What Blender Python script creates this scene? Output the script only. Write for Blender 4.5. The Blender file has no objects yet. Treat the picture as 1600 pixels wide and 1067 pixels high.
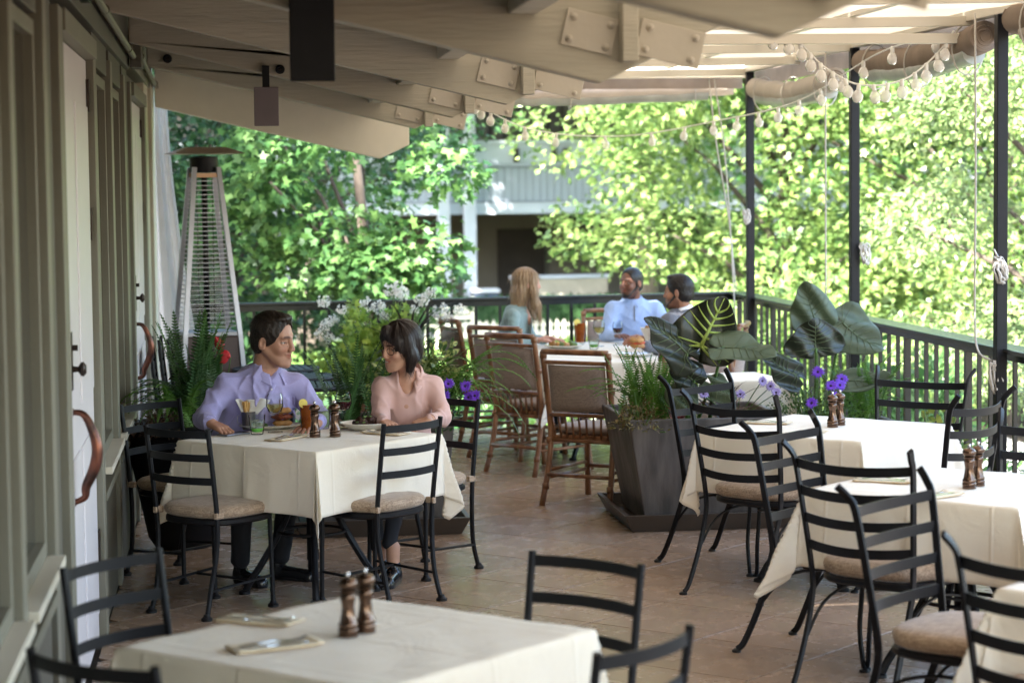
import bpy, math, random
import numpy as np
from mathutils import Vector, Matrix
PI = math.pi
rnd = random.Random(7)
nrg = np.random.default_rng(11)
S = bpy.context.scene
C = S.collection

# ------------------------------------------------------------------ camera, sky, sun, exposure
cd = bpy.data.cameras.new('camera')
cam = bpy.data.objects.new('camera', cd)
C.objects.link(cam)
S.camera = cam
cd.sensor_width = 36.0
cd.lens = 78.35
cd.clip_start = 0.1
cd.clip_end = 600
RT = Vector((0.9922182758765753, -0.12400377106665647, -0.011223091274895125))
UP = Vector((0.01969119080017474, 0.06727598698627052, 0.9975400736711755))
FW = Vector((0.1229436863827805, 0.9899984880474674, -0.06919424573142696))
m = Matrix((RT, UP, -FW)).transposed().to_4x4()
m.translation = (0, 0, 1.96)
cam.matrix_world = m
cd.dof.use_dof = True
cd.dof.focus_distance = 11.1
cd.dof.aperture_fstop = 3.0
SUN_EL, SUN_DIR = 48.0, Vector((-0.62, -0.78, 0))   # towards the sun, seen from above
w = bpy.data.worlds.new('World')
S.world = w
w.use_nodes = True
nt = w.node_tree
nt.nodes.clear()
sky = nt.nodes.new('ShaderNodeTexSky')
sky.sky_type = 'NISHITA'
sky.sun_disc = False
sky.sun_elevation = math.radians(SUN_EL)
sky.sun_rotation = math.atan2(SUN_DIR.x, SUN_DIR.y)
sky.air_density = 1.2
sky.dust_density = 2.5
bg = nt.nodes.new('ShaderNodeBackground')
bg.inputs['Strength'].default_value = 0.15
wo = nt.nodes.new('ShaderNodeOutputWorld')
nt.links.new(sky.outputs[0], bg.inputs[0])
nt.links.new(bg.outputs[0], wo.inputs[0])
ld = bpy.data.lights.new('sun', 'SUN')
ld.energy = 5.0
ld.angle = math.radians(0.6)
ld.color = (1.0, 0.96, 0.89)
sun = bpy.data.objects.new('sun', ld)
C.objects.link(sun)
e = math.radians(SUN_EL)
d = SUN_DIR.normalized() * math.cos(e)
sun.rotation_euler = Vector((d.x, d.y, math.sin(e))).to_track_quat('Z', 'Y').to_euler()
sun.location = (-20, -5, 25)
S.view_settings.view_transform = 'Standard'
S.view_settings.look = 'None'
S.view_settings.gamma = 1
S.view_settings.exposure = 3.35
S.cycles.max_bounces = 8
S.cycles.transmission_bounces = 6
S.cycles.glossy_bounces = 4
S.cycles.diffuse_bounces = 5
S.cycles.transparent_max_bounces = 16
S.cycles.caustics_reflective = False
S.cycles.caustics_refractive = False
S.cycles.use_denoising = True

# ------------------------------------------------------------------ materials
MATS = {}
def mat(name, col, rough=0.6, metal=0.0, var=0.0, vscale=8.0, bump=0.0, bscale=60.0, stretch=None, col2=None,
        trans=0.0, transl=0.0, island=0.0, objrand=0.0, ior=1.45, spec=0.5, attr=None, sheen=0.0, detail=4.0, clamp=(0.3, 0.7), rvar=0.0):
    """procedural surface: noise between two colours, optional bump, per-island and per-object variation"""
    if name in MATS: return MATS[name]
    M = bpy.data.materials.new(name); M.use_nodes = True
    n = M.node_tree; L = n.links.new
    b = n.nodes['Principled BSDF']
    b.inputs['Roughness'].default_value = rough
    b.inputs['Metallic'].default_value = metal
    b.inputs['IOR'].default_value = ior
    b.inputs['Specular IOR Level'].default_value = spec
    if trans: b.inputs['Transmission Weight'].default_value = trans
    if sheen: b.inputs['Sheen Weight'].default_value = sheen
    tc = n.nodes.new('ShaderNodeTexCoord'); mp = n.nodes.new('ShaderNodeMapping')
    L(tc.outputs['Object'], mp.inputs[0])
    if stretch: mp.inputs['Scale'].default_value = stretch
    if col2 is None: col2 = tuple(c * (1 - var) for c in col)
    nz = n.nodes.new('ShaderNodeTexNoise'); nz.inputs['Scale'].default_value = vscale; nz.inputs['Detail'].default_value = detail
    L(mp.outputs[0], nz.inputs['Vector'])
    cr = n.nodes.new('ShaderNodeValToRGB')
    cr.color_ramp.elements[0].position = clamp[0]; cr.color_ramp.elements[1].position = clamp[1]
    cr.color_ramp.elements[0].color = (*col2, 1); cr.color_ramp.elements[1].color = (*col, 1)
    L(nz.outputs['Fac'], cr.inputs[0])
    out = cr.outputs[0]
    if attr:
        at = n.nodes.new('ShaderNodeAttribute'); at.attribute_name = attr
        mx = n.nodes.new('ShaderNodeMix'); mx.data_type = 'RGBA'; mx.blend_type = 'MULTIPLY'; mx.inputs[0].default_value = 1
        L(out, mx.inputs[6]); L(at.outputs['Color'], mx.inputs[7]); out = mx.outputs[2]
    if island or objrand:
        hs = n.nodes.new('ShaderNodeHueSaturation')
        if island:
            g = n.nodes.new('ShaderNodeNewGeometry'); src = g.outputs['Random Per Island']; amt = island
        else:
            g = n.nodes.new('ShaderNodeObjectInfo'); src = g.outputs['Random']; amt = objrand
        mr = n.nodes.new('ShaderNodeMapRange'); mr.inputs[3].default_value = 1 - amt; mr.inputs[4].default_value = 1 + amt
        L(src, mr.inputs[0]); L(mr.outputs[0], hs.inputs['Value'])
        if island:
            mr2 = n.nodes.new('ShaderNodeMapRange'); mr2.inputs[3].default_value = 0.5 + 0.05 * amt; mr2.inputs[4].default_value = 0.5 - 0.05 * amt
            L(src, mr2.inputs[0]); L(mr2.outputs[0], hs.inputs['Hue'])
        L(out, hs.inputs['Color']); out = hs.outputs[0]
    L(out, b.inputs['Base Color'])
    if rvar:
        rn = n.nodes.new('ShaderNodeTexNoise'); rn.inputs['Scale'].default_value = vscale * 1.7; rn.inputs['Detail'].default_value = 8; rn.inputs['Roughness'].default_value = .65
        L(mp.outputs[0], rn.inputs['Vector']); mr3 = n.nodes.new('ShaderNodeMapRange'); mr3.inputs[1].default_value = .3; mr3.inputs[2].default_value = .7
        mr3.inputs[3].default_value = max(.02, rough - rvar); mr3.inputs[4].default_value = rough + rvar; L(rn.outputs[0], mr3.inputs[0]); L(mr3.outputs[0], b.inputs['Roughness'])
    if bump:
        bn = n.nodes.new('ShaderNodeTexNoise'); bn.inputs['Scale'].default_value = bscale; bn.inputs['Detail'].default_value = 5
        L(mp.outputs[0], bn.inputs['Vector'])
        bp = n.nodes.new('ShaderNodeBump'); bp.inputs['Strength'].default_value = bump; bp.inputs['Distance'].default_value = 0.01
        L(bn.outputs['Fac'], bp.inputs['Height']); L(bp.outputs[0], b.inputs['Normal'])
    if transl:
        t = n.nodes.new('ShaderNodeBsdfTranslucent'); mx = n.nodes.new('ShaderNodeMixShader')
        mx.inputs[0].default_value = transl
        L(out, t.inputs[0]); L(b.outputs[0], mx.inputs[1]); L(t.outputs[0], mx.inputs[2])
        L(mx.outputs[0], n.nodes['Material Output'].inputs[0])
    MATS[name] = M
    return M

def glassmat(name, col=(1, 1, 1), rough=0.0, ior=1.45, body=0.0):
    """thin clear glass: transparent with a fresnel sheen; body adds a little milky diffuse"""
    if name in MATS: return MATS[name]
    M = bpy.data.materials.new(name); M.use_nodes = True; n = M.node_tree; L = n.links.new; n.nodes.remove(n.nodes['Principled BSDF'])
    t = n.nodes.new('ShaderNodeBsdfTransparent'); t.inputs[0].default_value = (*col, 1)
    g = n.nodes.new('ShaderNodeBsdfGlossy'); g.inputs['Roughness'].default_value = max(.02, rough)
    f = n.nodes.new('ShaderNodeLayerWeight'); f.inputs[0].default_value = .11
    nz = n.nodes.new('ShaderNodeTexNoise'); nz.inputs['Scale'].default_value = 60
    cr = n.nodes.new('ShaderNodeMapRange'); cr.inputs[3].default_value = body * .5; cr.inputs[4].default_value = body * 1.5; L(nz.outputs[0], cr.inputs[0])
    d_ = n.nodes.new('ShaderNodeBsdfDiffuse'); d_.inputs[0].default_value = (*col, 1)
    m1 = n.nodes.new('ShaderNodeMixShader'); L(cr.outputs[0], m1.inputs[0]); L(t.outputs[0], m1.inputs[1]); L(d_.outputs[0], m1.inputs[2])
    m2 = n.nodes.new('ShaderNodeMixShader'); L(f.outputs['Fresnel'], m2.inputs[0]); L(m1.outputs[0], m2.inputs[1]); L(g.outputs[0], m2.inputs[2])
    L(m2.outputs[0], n.nodes['Material Output'].inputs[0])
    MATS[name] = M
    return M

def weave(name, c1, c2, scale=170.0, rough=0.85, bump=0.3):
    """cloth of crossed threads, streaky in both directions"""
    if name in MATS: return MATS[name]
    M = mat(name, c1, rough=rough, sheen=0.2)
    n = M.node_tree; L = n.links.new; b = n.nodes['Principled BSDF']
    tc = n.nodes.new('ShaderNodeTexCoord')
    outs = []
    for sc in ((scale, scale * .06, scale * .5), (scale * .06, scale, scale * .5)):
        mp = n.nodes.new('ShaderNodeMapping'); mp.inputs['Scale'].default_value = sc
        L(tc.outputs['Object'], mp.inputs[0])
        nz = n.nodes.new('ShaderNodeTexNoise'); nz.inputs['Scale'].default_value = 1.0; nz.inputs['Detail'].default_value = 3
        L(mp.outputs[0], nz.inputs['Vector']); outs.append(nz.outputs['Fac'])
    ad = n.nodes.new('ShaderNodeMath'); ad.operation = 'ADD'; L(outs[0], ad.inputs[0]); L(outs[1], ad.inputs[1])
    cr = n.nodes.new('ShaderNodeValToRGB')
    mr = n.nodes.new('ShaderNodeMapRange'); mr.inputs[1].default_value = 0.72; mr.inputs[2].default_value = 1.25; L(ad.outputs[0], mr.inputs[0])
    cr.color_ramp.elements[0].color = (*c2, 1); cr.color_ramp.elements[1].color = (*c1, 1)
    L(mr.outputs[0], cr.inputs[0]); L(cr.outputs[0], b.inputs['Base Color'])
    bp = n.nodes.new('ShaderNodeBump'); bp.inputs['Strength'].default_value = bump; bp.inputs['Distance'].default_value = 0.002
    L(ad.outputs[0], bp.inputs['Height']); L(bp.outputs[0], b.inputs['Normal'])
    return M

# ------------------------------------------------------------------ mesh building
class MB:
    """collects shapes; build() links them as ONE mesh object"""
    def __init__(s): s.v = []; s.f = []; s.n = 0; s.mi = []; s.cur = 0; s.cols = None
    def add(s, vs, fs):
        o = s.n
        s.v.extend([tuple(p) for p in vs]); s.n += len(vs)
        s.f.extend([tuple(i + o for i in f) for f in fs]); s.mi.extend([s.cur] * len(fs))
        return s
    def box(s, c, d, rz=0.0, rot=None):
        hx, hy, hz = d[0] / 2, d[1] / 2, d[2] / 2
        R = rot if rot is not None else Matrix.Rotation(rz, 3, 'Z')
        c = Vector(c)
        vs = [c + R @ Vector((x * hx, y * hy, z * hz)) for x in (-1, 1) for y in (-1, 1) for z in (-1, 1)]
        return s.add(vs, [(0, 1, 3, 2), (4, 6, 7, 5), (0, 4, 5, 1), (2, 3, 7, 6), (0, 2, 6, 4), (1, 5, 7, 3)])
    def b2(s, x0, x1, y0, y1, z0, z1):
        return s.box(((x0 + x1) / 2, (y0 + y1) / 2, (z0 + z1) / 2), (abs(x1 - x0), abs(y1 - y0), abs(z1 - z0)))
    def prism(s, poly, axis, t0, t1):
        """extrude a closed 2-D polygon along axis"""
        def P(a, b, t): return {'x': (t, a, b), 'y': (a, t, b), 'z': (a, b, t)}[axis]
        n = len(poly)
        vs = [P(a, b, t0) for a, b in poly] + [P(a, b, t1) for a, b in poly]
        return s.add(vs, [tuple(range(n - 1, -1, -1)), tuple(range(n, 2 * n))] + [(i, (i + 1) % n, n + (i + 1) % n, n + i) for i in range(n)])
    def tube(s, pts, r, n=8, sx=1.0, up=None, cap=True, closed=False):
        """sweep a round (or, with sx, flattened) section along a path; r a number or one per point"""
        pts = [Vector(p) for p in pts]; k = len(pts)
        rs = [r] * k if not hasattr(r, '__len__') else list(r)
        vs = []; prev = None
        for i, p in enumerate(pts):
            a = pts[i - 1] if (i > 0 or closed) else p; b = pts[(i + 1) % k] if (i < k - 1 or closed) else p
            t = (b - a).normalized()
            if up is not None: u = Vector(up) - t * Vector(up).dot(t)
            elif prev is None: u = Vector((0, 0, 1)) - t * t.z if abs(t.z) < 0.95 else Vector((1, 0, 0)) - t * t.x
            else: u = prev - t * prev.dot(t)
            u.normalize(); prev = u; v = t.cross(u)
            for j in range(n):
                an = 2 * PI * j / n + (PI / 4 if n == 4 else 0)
                q = 1.41421 if n == 4 else 1.0
                vs.append(p + (u * math.cos(an) * sx + v * math.sin(an)) * rs[i] * q)
        fs = []
        for i in range(k if closed else k - 1):
            for j in range(n):
                a, b = i * n + j, i * n + (j + 1) % n; c = ((i + 1) % k) * n
                fs.append((a, b, c + (j + 1) % n, c + j))
        if cap and not closed:
            fs.append(tuple(range(n - 1, -1, -1))); fs.append(tuple((k - 1) * n + j for j in range(n)))
        return s.add(vs, fs)
    def bar(s, pts, wd, th, up):
        """flat bar: width wd along `up`, thickness th across"""
        return s.tube(pts, th / 2, n=4, sx=wd / th, up=up) if False else s._bar(pts, wd, th, Vector(up))
    def _bar(s, pts, wd, th, up):
        pts = [Vector(p) for p in pts]; vs = []; k = len(pts)
        for i, p in enumerate(pts):
            t = (pts[min(i + 1, k - 1)] - pts[max(i - 1, 0)]).normalized()
            u = (up - t * up.dot(t)).normalized(); v = t.cross(u)
            for a, b in ((-1, -1), (1, -1), (1, 1), (-1, 1)): vs.append(p + u * a * wd / 2 + v * b * th / 2)
        fs = [(i * 4 + j, i * 4 + (j + 1) % 4, i * 4 + 4 + (j + 1) % 4, i * 4 + 4 + j) for i in range(k - 1) for j in range(4)]
        fs += [(3, 2, 1, 0), tuple((k - 1) * 4 + j for j in range(4))]
        return s.add(vs, fs)
    def lathe(s, prof, c=(0, 0, 0), n=24, sq=(1, 1), ax=None):
        c = Vector(c); R = Matrix.Identity(3) if ax is None else Vector((0, 0, 1)).rotation_difference(Vector(ax)).to_matrix()
        vs = [c + R @ Vector((r * math.cos(2 * PI * j / n) * sq[0], r * math.sin(2 * PI * j / n) * sq[1], z)) for r, z in prof for j in range(n)]
        k = len(prof)
        fs = [(i * n + j, i * n + (j + 1) % n, (i + 1) * n + (j + 1) % n, (i + 1) * n + j) for i in range(k - 1) for j in range(n)]
        if prof[0][0] > 1e-5: fs.append(tuple(range(n - 1, -1, -1)))
        if prof[-1][0] > 1e-5: fs.append(tuple((k - 1) * n + j for j in range(n)))
        return s.add(vs, fs)
    def ball(s, c, r, n=10, sc=(1, 1, 1)):
        k = max(4, n // 2 + 1)
        return s.lathe_s(c, [(max(1e-4, math.sin(PI * i / k)) * r, -math.cos(PI * i / k) * r) for i in range(k + 1)], n, sc)
    def lathe_s(s, c, prof, n, sc):
        vs = [(c[0] + r * math.cos(2 * PI * j / n) * sc[0], c[1] + r * math.sin(2 * PI * j / n) * sc[1], c[2] + z * sc[2]) for r, z in prof for j in range(n)]
        k = len(prof)
        return s.add(vs, [(i * n + j, i * n + (j + 1) % n, (i + 1) * n + (j + 1) % n, (i + 1) * n + j) for i in range(k - 1) for j in range(n)])
    def grid(s, fn, nu, nv):
        vs = [fn(i / nu, j / nv) for i in range(nu + 1) for j in range(nv + 1)]
        return s.add(vs, [(i * (nv + 1) + j, (i + 1) * (nv + 1) + j, (i + 1) * (nv + 1) + j + 1, i * (nv + 1) + j + 1) for i in range(nu) for j in range(nv)])
    def build(s, name, m, parent=None, smooth=False, loc=None, bevel=0.0, label=None, kind=None, solid=0.0):
        me = bpy.data.meshes.new(name)
        me.from_pydata(s.v, [], s.f)
        ms = m if isinstance(m, (list, tuple)) else [m]
        for q in ms: me.materials.append(q)
        if len(ms) > 1: me.polygons.foreach_set('material_index', s.mi)
        if smooth: me.shade_smooth() if smooth is True else me.shade_smooth(); 
        if smooth and smooth is not True: me.set_sharp_from_angle(angle=math.radians(smooth))
        me.update()
        o = bpy.data.objects.new(name, me); C.objects.link(o)
        if parent: o.parent = parent
        if loc: o.location = loc
        if bevel:
            b = o.modifiers.new('bevel', 'BEVEL'); b.width = bevel; b.segments = 2; b.limit_method = 'ANGLE'; b.angle_limit = 0.6
        if solid:
            b = o.modifiers.new('solid', 'SOLIDIFY'); b.thickness = solid
        if label: o['label'] = label
        if kind: o['kind'] = kind
        return o

def npmesh(name, V, F, m, parent=None, smooth=True, col=None, kind=None):
    """mesh from numpy arrays; F (n,k) faces of equal size"""
    me = bpy.data.meshes.new(name); V = np.ascontiguousarray(V, np.float32); F = np.ascontiguousarray(F, np.int32)
    k = F.shape[1]
    me.vertices.add(len(V)); me.vertices.foreach_set('co', V.ravel())
    me.loops.add(F.size); me.loops.foreach_set('vertex_index', F.ravel())
    me.polygons.add(len(F)); me.polygons.foreach_set('loop_start', np.arange(0, F.size, k, dtype=np.int32))
    me.update(calc_edges=True); me.validate()
    if smooth: me.shade_smooth()
    if col is not None:
        a = me.color_attributes.new('Col', 'FLOAT_COLOR', 'POINT')
        a.data.foreach_set('color', np.ascontiguousarray(np.c_[col, np.ones(len(col))], np.float32).ravel())
    for q in (m if isinstance(m, (list, tuple)) else [m]): me.materials.append(q)
    o = bpy.data.objects.new(name, me); C.objects.link(o)
    if parent: o.parent = parent
    if kind: o['kind'] = kind
    return o

def thing(name, label, cat, loc=(0, 0, 0), rz=0.0, group=None):
    o = bpy.data.objects.new(name, None); C.objects.link(o)
    o.empty_display_size = 0.05
    o.location = loc; o.rotation_euler = (0, 0, rz)
    return tag(o, label, cat, group)
def tag(o, label, cat, group=None):
    o['label'] = label; o['category'] = cat
    if group: o['group'] = group
    return o
KIDS = {}
def copy_tree(root, loc, rz=0.0, label=None, scale=None):
    def cp(o, parent):
        c = o.copy(); C.objects.link(c); c.parent = parent
        for ch in list(o.children): cp(ch, c)
        return c
    r = cp(root, None)
    r.location = loc; r.rotation_euler = (0, 0, rz)
    if scale: r.scale = (scale,) * 3
    if label: r['label'] = label
    return r
def inst(o, parent, loc, rot=(0, 0, 0), sc=1.0, name=None):
    """another object on the same mesh data"""
    c = bpy.data.objects.new(name or o.name.split('.')[0], o.data); C.objects.link(c)
    c.parent = parent; c.location = loc; c.rotation_euler = rot
    c.scale = sc if hasattr(sc, '__len__') else (sc,) * 3
    return c
def spline(pts, n=6):
    """Catmull-Rom through the points"""
    P = [Vector(p) for p in pts]; P = [P[0] * 2 - P[1]] + P + [P[-1] * 2 - P[-2]]
    out = []
    for i in range(1, len(P) - 2):
        for k in range(n):
            t = k / n
            out.append(0.5 * ((2 * P[i]) + (P[i + 1] - P[i - 1]) * t + (2 * P[i - 1] - 5 * P[i] + 4 * P[i + 1] - P[i + 2]) * t * t + (3 * P[i] - P[i - 1] - 3 * P[i + 1] + P[i + 2]) * t ** 3))
    return out + [P[-2]]
# ------------------------------------------------------------------ materials of the place
TAUPE = mat('taupe_paint', (.11, .102, .082), rough=.55, var=.10, vscale=3, bump=.25, bscale=25, stretch=(.3, 3, 3))
TRIM = mat('trim_paint', (.20, .192, .15), rough=.5, var=.08, vscale=5, bump=.1)
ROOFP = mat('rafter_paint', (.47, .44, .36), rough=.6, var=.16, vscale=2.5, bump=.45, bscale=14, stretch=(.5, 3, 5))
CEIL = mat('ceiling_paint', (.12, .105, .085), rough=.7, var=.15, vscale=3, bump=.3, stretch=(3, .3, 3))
CREAM = mat('cream_paint', (.66, .61, .51), rough=.45, var=.06, vscale=4)
DOORW = mat('door_white', (.74, .71, .74), rough=.35, var=.04, vscale=4)
BLACK = mat('black_metal', (.007, .007, .009), rough=.45, var=.3, vscale=20, bump=.05, bscale=120, spec=.28)
RAILM = mat('rail_metal', (.022, .024, .022), rough=.25, var=.2, vscale=10)
BRONZE = mat('aged_bronze', (.045, .032, .026), rough=.35, metal=.7, var=.3, vscale=30)
GLASSD = mat('window_glass', (.06, .057, .048), rough=.08, var=.2, vscale=1.5, spec=.8)
STEEL = mat('steel', (.30, .30, .34), rough=.32, metal=.9, var=.1, vscale=20)
TILE = mat('tile', (.36, .25, .175), rough=.26, rvar=.06, var=.12, vscale=3.2, bump=.05, bscale=40, objrand=.12, detail=8)
GROUT = mat('grout', (.025, .018, .014), rough=.9, var=.2)
CANOPY = mat('canopy_fabric', (.50, .43, .335), rough=.9, var=.14, vscale=2, bump=.1, bscale=30, transl=.15)
ROLLB = mat('brown_canvas', (.33, .255, .195), rough=.9, var=.25, vscale=6, bump=.3, bscale=15, transl=.25)
ROLLC = mat('cream_canvas', (.62, .55, .47), rough=.7, var=.15, vscale=6, bump=.3, bscale=12, transl=.3)
VINYL = mat('clear_vinyl', (.70, .72, .66), rough=.12, var=.3, vscale=5, bump=.4, bscale=14, transl=.45)
ROPE = mat('rope', (.62, .58, .52), rough=.9, var=.3, vscale=200)
CONC = mat('concrete', (.42, .40, .37), rough=.9, var=.2, vscale=2, bump=.3, bscale=12)

# ------------------------------------------------------------------ terrace floor of diagonal tiles
FLO = (-.6, 4.19)
def yb(x): return 17.72 + (x + .6) * .118      # back edge of the terrace, slightly askew
fl = MB().prism([(FLO[0] - .4, -6), (FLO[1], -6), (FLO[1], yb(FLO[1])), (FLO[0] - .4, yb(FLO[0]))], 'z', -1.22, -.008).build('terrace_floor', GROUT)
fl['kind'] = 'structure'
def clip(poly, a, b, c):       # keep a*x+b*y<=c
    out = []
    for i in range(len(poly)):
        p, q = poly[i], poly[(i + 1) % len(poly)]
        dp, dq = a * p[0] + b * p[1] - c, a * q[0] + b * q[1] - c
        if dp <= 0: out.append(p)
        if dp * dq < 0:
            t = dp / (dp - dq); out.append((p[0] + (q[0] - p[0]) * t, p[1] + (q[1] - p[1]) * t))
    return out
TS = .6003; ox, oy = 1.138, 10.235; h = TS / math.sqrt(2)
def tile_mesh(poly, cx, cy):
    b = MB(); n = len(poly); P = [(x - cx, y - cy) for x, y in poly]
    mx = sum(p[0] for p in P) / n; my = sum(p[1] for p in P) / n
    def sh(k): return [(mx + (x - mx) * (1 - k / max(.02, math.hypot(x - mx, y - my))), my + (y - my) * (1 - k / max(.02, math.hypot(x - mx, y - my)))) for x, y in P]
    v = [(x, y, -.012) for x, y in sh(.0045)] + [(x, y, -.0016) for x, y in sh(.0045)] + [(x, y, 0) for x, y in sh(.0065)]
    f = [(i, (i + 1) % n, n + (i + 1) % n, n + i) for i in range(n)] + [(n + i, n + (i + 1) % n, 2 * n + (i + 1) % n, 2 * n + i) for i in range(n)] + [tuple(range(2 * n, 3 * n))]
    return b.add(v, f)
full = None
for i in range(-30, 31):
    for j in range(-30, 31):
        cx, cy = ox + (i + j) * h, oy + (j - i) * h + h - h
        cx += h; 
        if cx < FLO[0] - h or cx > FLO[1] + h or cy < 2 or cy > yb(cx) + h: continue
        poly = [(cx - h, cy), (cx, cy - h), (cx + h, cy), (cx, cy + h)]
        n0 = list(poly)
        for a_, b_, c_ in ((-1, 0, -FLO[0]), (1, 0, FLO[1] - .01), (-.118, 1, 17.71 + .6 * .118)): poly = clip(poly, a_, b_, c_) if poly else poly
        if len(poly) < 3: continue
        ar = abs(sum(poly[k][0] * poly[(k + 1) % len(poly)][1] - poly[(k + 1) % len(poly)][0] * poly[k][1] for k in range(len(poly)))) / 2
        if ar < .004: continue
        if poly == n0:
            if full is None: full = tile_mesh(poly, cx, cy).build('tile', TILE, fl, loc=(cx, cy, 0))
            else: inst(full, fl, (cx, cy, 0))
        else: tile_mesh(poly, cx, cy).build('tile', TILE, fl, loc=(cx, cy, 0))

# ------------------------------------------------------------------ the restaurant's long side wall
WX = -.6
bld = thing('restaurant_wall', 'taupe painted restaurant front with doors and windows along the left of the terrace', 'building', (WX, 9, 0))
def wp(name, m, boxes, bevel=.003, parent=None, **k):
    b = MB()
    for (x0, x1, y0, y1, z0, z1) in boxes: b.b2(x0 - (0 if parent is None else 0), x1, y0 - 9, y1 - 9, z0, z1)
    return b.build(name, m, parent or bld, bevel=bevel, **k)
# wall body behind everything, with openings left as recesses
wp('wall', TAUPE, [(-.25, -.06, -3, 17.0, 0, 3.3)], bevel=0)
def window(y0, y1, z0=.80, z1=2.5, mull=1):
    wp('wall_panel', TAUPE, [(-.06, -.004, y0, y1, 0, z0 - .16)])
    wp('wall_panel', TAUPE, [(-.06, -.004, y0, y1, z1 + .02, 2.93)])
    f = wp('window', TRIM, [(-.058, -.012, y0, y0 + .05, z0, z1), (-.058, -.012, y1 - .05, y1, z0, z1), (-.058, -.012, y0 + .05, y1 - .05, z1 - .05, z1), (-.058, -.012, y0 + .05, y1 - .05, z0, z0 + .05)])
    for k in range(mull + 1):
        a = y0 + .05 + (y1 - y0 - .1) * k / (mull + 1); b_ = y0 + .05 + (y1 - y0 - .1) * (k + 1) / (mull + 1)
        wp('pane', GLASSD, [(-.050, -.044, a, b_, z0 + .05, z1 - .05)], parent=f, bevel=0)
        if k: wp('mullion', TRIM, [(-.043, -.02, a - .02, a + .02, z0 + .05, z1 - .05)], parent=f)
    wp('sill', CREAM, [(-.056, .045, y0 - .02, y1 + .02, z0 - .035, z0 - .002)])
    wp('sill', TRIM, [(-.058, .02, y0, y1, z0 - .155, z0 - .115)])
def casing(y0, y1, z1=2.6, p=.014): wp('casing', TRIM, [(-.058, p, y0, y1, 0, z1)])
window(3.3, 5.1); casing(5.12, 5.25); window(5.27, 6.1, mull=0); casing(6.12, 6.24); window(6.26, 7.2, mull=0); casing(7.22, 7.36)
wp('wall_panel', TAUPE, [(-.06, -.008, 7.38, 7.78, 0, 2.93)]); casing(7.8, 8.0, p=.02)
casing(9.82, 10.0, p=.014); window(10.02, 11.15, z0=.74, mull=1); casing(11.17, 11.35); window(11.37, 12.5, z0=.74, mull=1); casing(12.52, 12.7)
wp('wall_panel', TAUPE, [(-.06, -.006, 12.72, 13.3, 0, 2.93)]); casing(13.32, 13.46)
casing(15.42, 15.6); wp('wall_panel', CREAM, [(-.06, .004, 15.62, 16.3, 0, 2.75)]); wp('pilaster', CREAM, [(-.06, .03, 16.32, 16.98, 0, 2.8)])
wp('fascia_board', TAUPE, [(-.06, .03, 1.3, 7.9, 2.62, 2.95)]); wp('fascia_board', TAUPE, [(-.06, .02, 7.95, 13.1, 2.66, 2.95)]); wp('fascia_board', TRIM, [(-.06, .02, 13.15, 16.98, 2.70, 2.95)])
def door(y0, y1, z1, m, hy, kind):
    d = wp('door', m, [(-.055, -.018, y0, y1, .02, z1)])
    for (a, b_) in ((.14, .95), (1.12, z1 - .2)):
        for k in range(2):
            q0 = y0 + .1 + (y1 - y0 - .1) / 2 * k; q1 = q0 + (y1 - y0 - .3) / 2
            wp('door_panel', m, [(-.018, -.008, q0, q1, a, b_)], parent=d, bevel=.006)
    wp('door_head', TRIM, [(-.058, .03, y0 - .02, y1 + .02, z1 + .005, z1 + .085)])
    for z in (.35, 1.75, z1 - .22):
        hb = wp('hinge', BRONZE, [(-.018, -.004, y1 - .035, y1 + .04, z, z + .14)], parent=d, bevel=.002)
    pl = wp('lock_plate', BRONZE, [(-.017, -.005, hy - .03, hy + .03, 1.22, 1.44)], parent=d, bevel=.004)
    kb = MB().lathe([(.012, 0), (.010, .02), (.026, .03), (.028, .04), (.016, .05)], (-.005, hy + .0 - 9, 1.30), 14, ax=(1, 0, 0)).lathe([(.011, 0), (.011, .02)], (-.005, hy - 9, 1.38), 12, ax=(1, 0, 0)).build('lock_knob', BRONZE, d, smooth=40)
    pts = spline([(-.014, hy - 9, 1.14), (.03, hy - 9, 1.13), (.062, hy - 9, 1.07), (.078, hy - 9, 1.0), (.066, hy - 9, .93), (.034, hy - 9, .86), (.028, hy - 9, .82), (-.012, hy - 9, .80)], 5)
    n = len(pts)
    hd = MB().tube(pts, [.011 + .011 * math.sin(PI * i / (n - 1)) ** 2 for i in range(n)], 10)
    hd.lathe([(.024, 0), (.022, .008), (.01, .014)], (-.018, hy - 9, 1.14), 14, ax=(1, 0, 0)).lathe([(.024, 0), (.022, .008), (.01, .014)], (-.018, hy - 9, .80), 14, ax=(1, 0, 0))
    hd.build('door_handle', HANDLE, d, smooth=40)
    return d
HANDLE = mat('copper_handle', (.20, .075, .05), rough=.3, metal=.85, col2=(.035, .03, .028), vscale=14)
door(8.02, 9.8, 2.52, DOORW, 8.42, 0)
door(13.5, 15.4, 2.52, DOORW, 13.95, 1)
# conduit under the eaves, with couplings and junction boxes
for n_, (a, b_) in enumerate(((7.2, 12.9), (13.15, 17.0))):
    cb = MB().tube(spline([(.055, a - 9, 2.80 + .0), (.055, (a + b_) / 2 - 9, 2.755), (.055, b_ - 9, 2.72)], 6), .017, 8)
    for q in (a + .8, (a + b_) / 2, b_ - .6): cb.lathe([(.023, 0), (.023, .05)], (.055, q - 9, 2.80 - .08 * (q - a) / (b_ - a)), 10, ax=(0, 1, 0))
    cb.build('conduit', TRIM, bld, smooth=40)
MB().b2(.032, .10, 12.9 - 9, 13.15 - 9, 2.66, 2.84).build('junction_box', TAUPE, bld, bevel=.006)
MB().b2(.02, .06, 8.75 - 9, 9.0 - 9, 2.70, 2.80).build('wall_sensor', BLACK, bld, bevel=.004)
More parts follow.
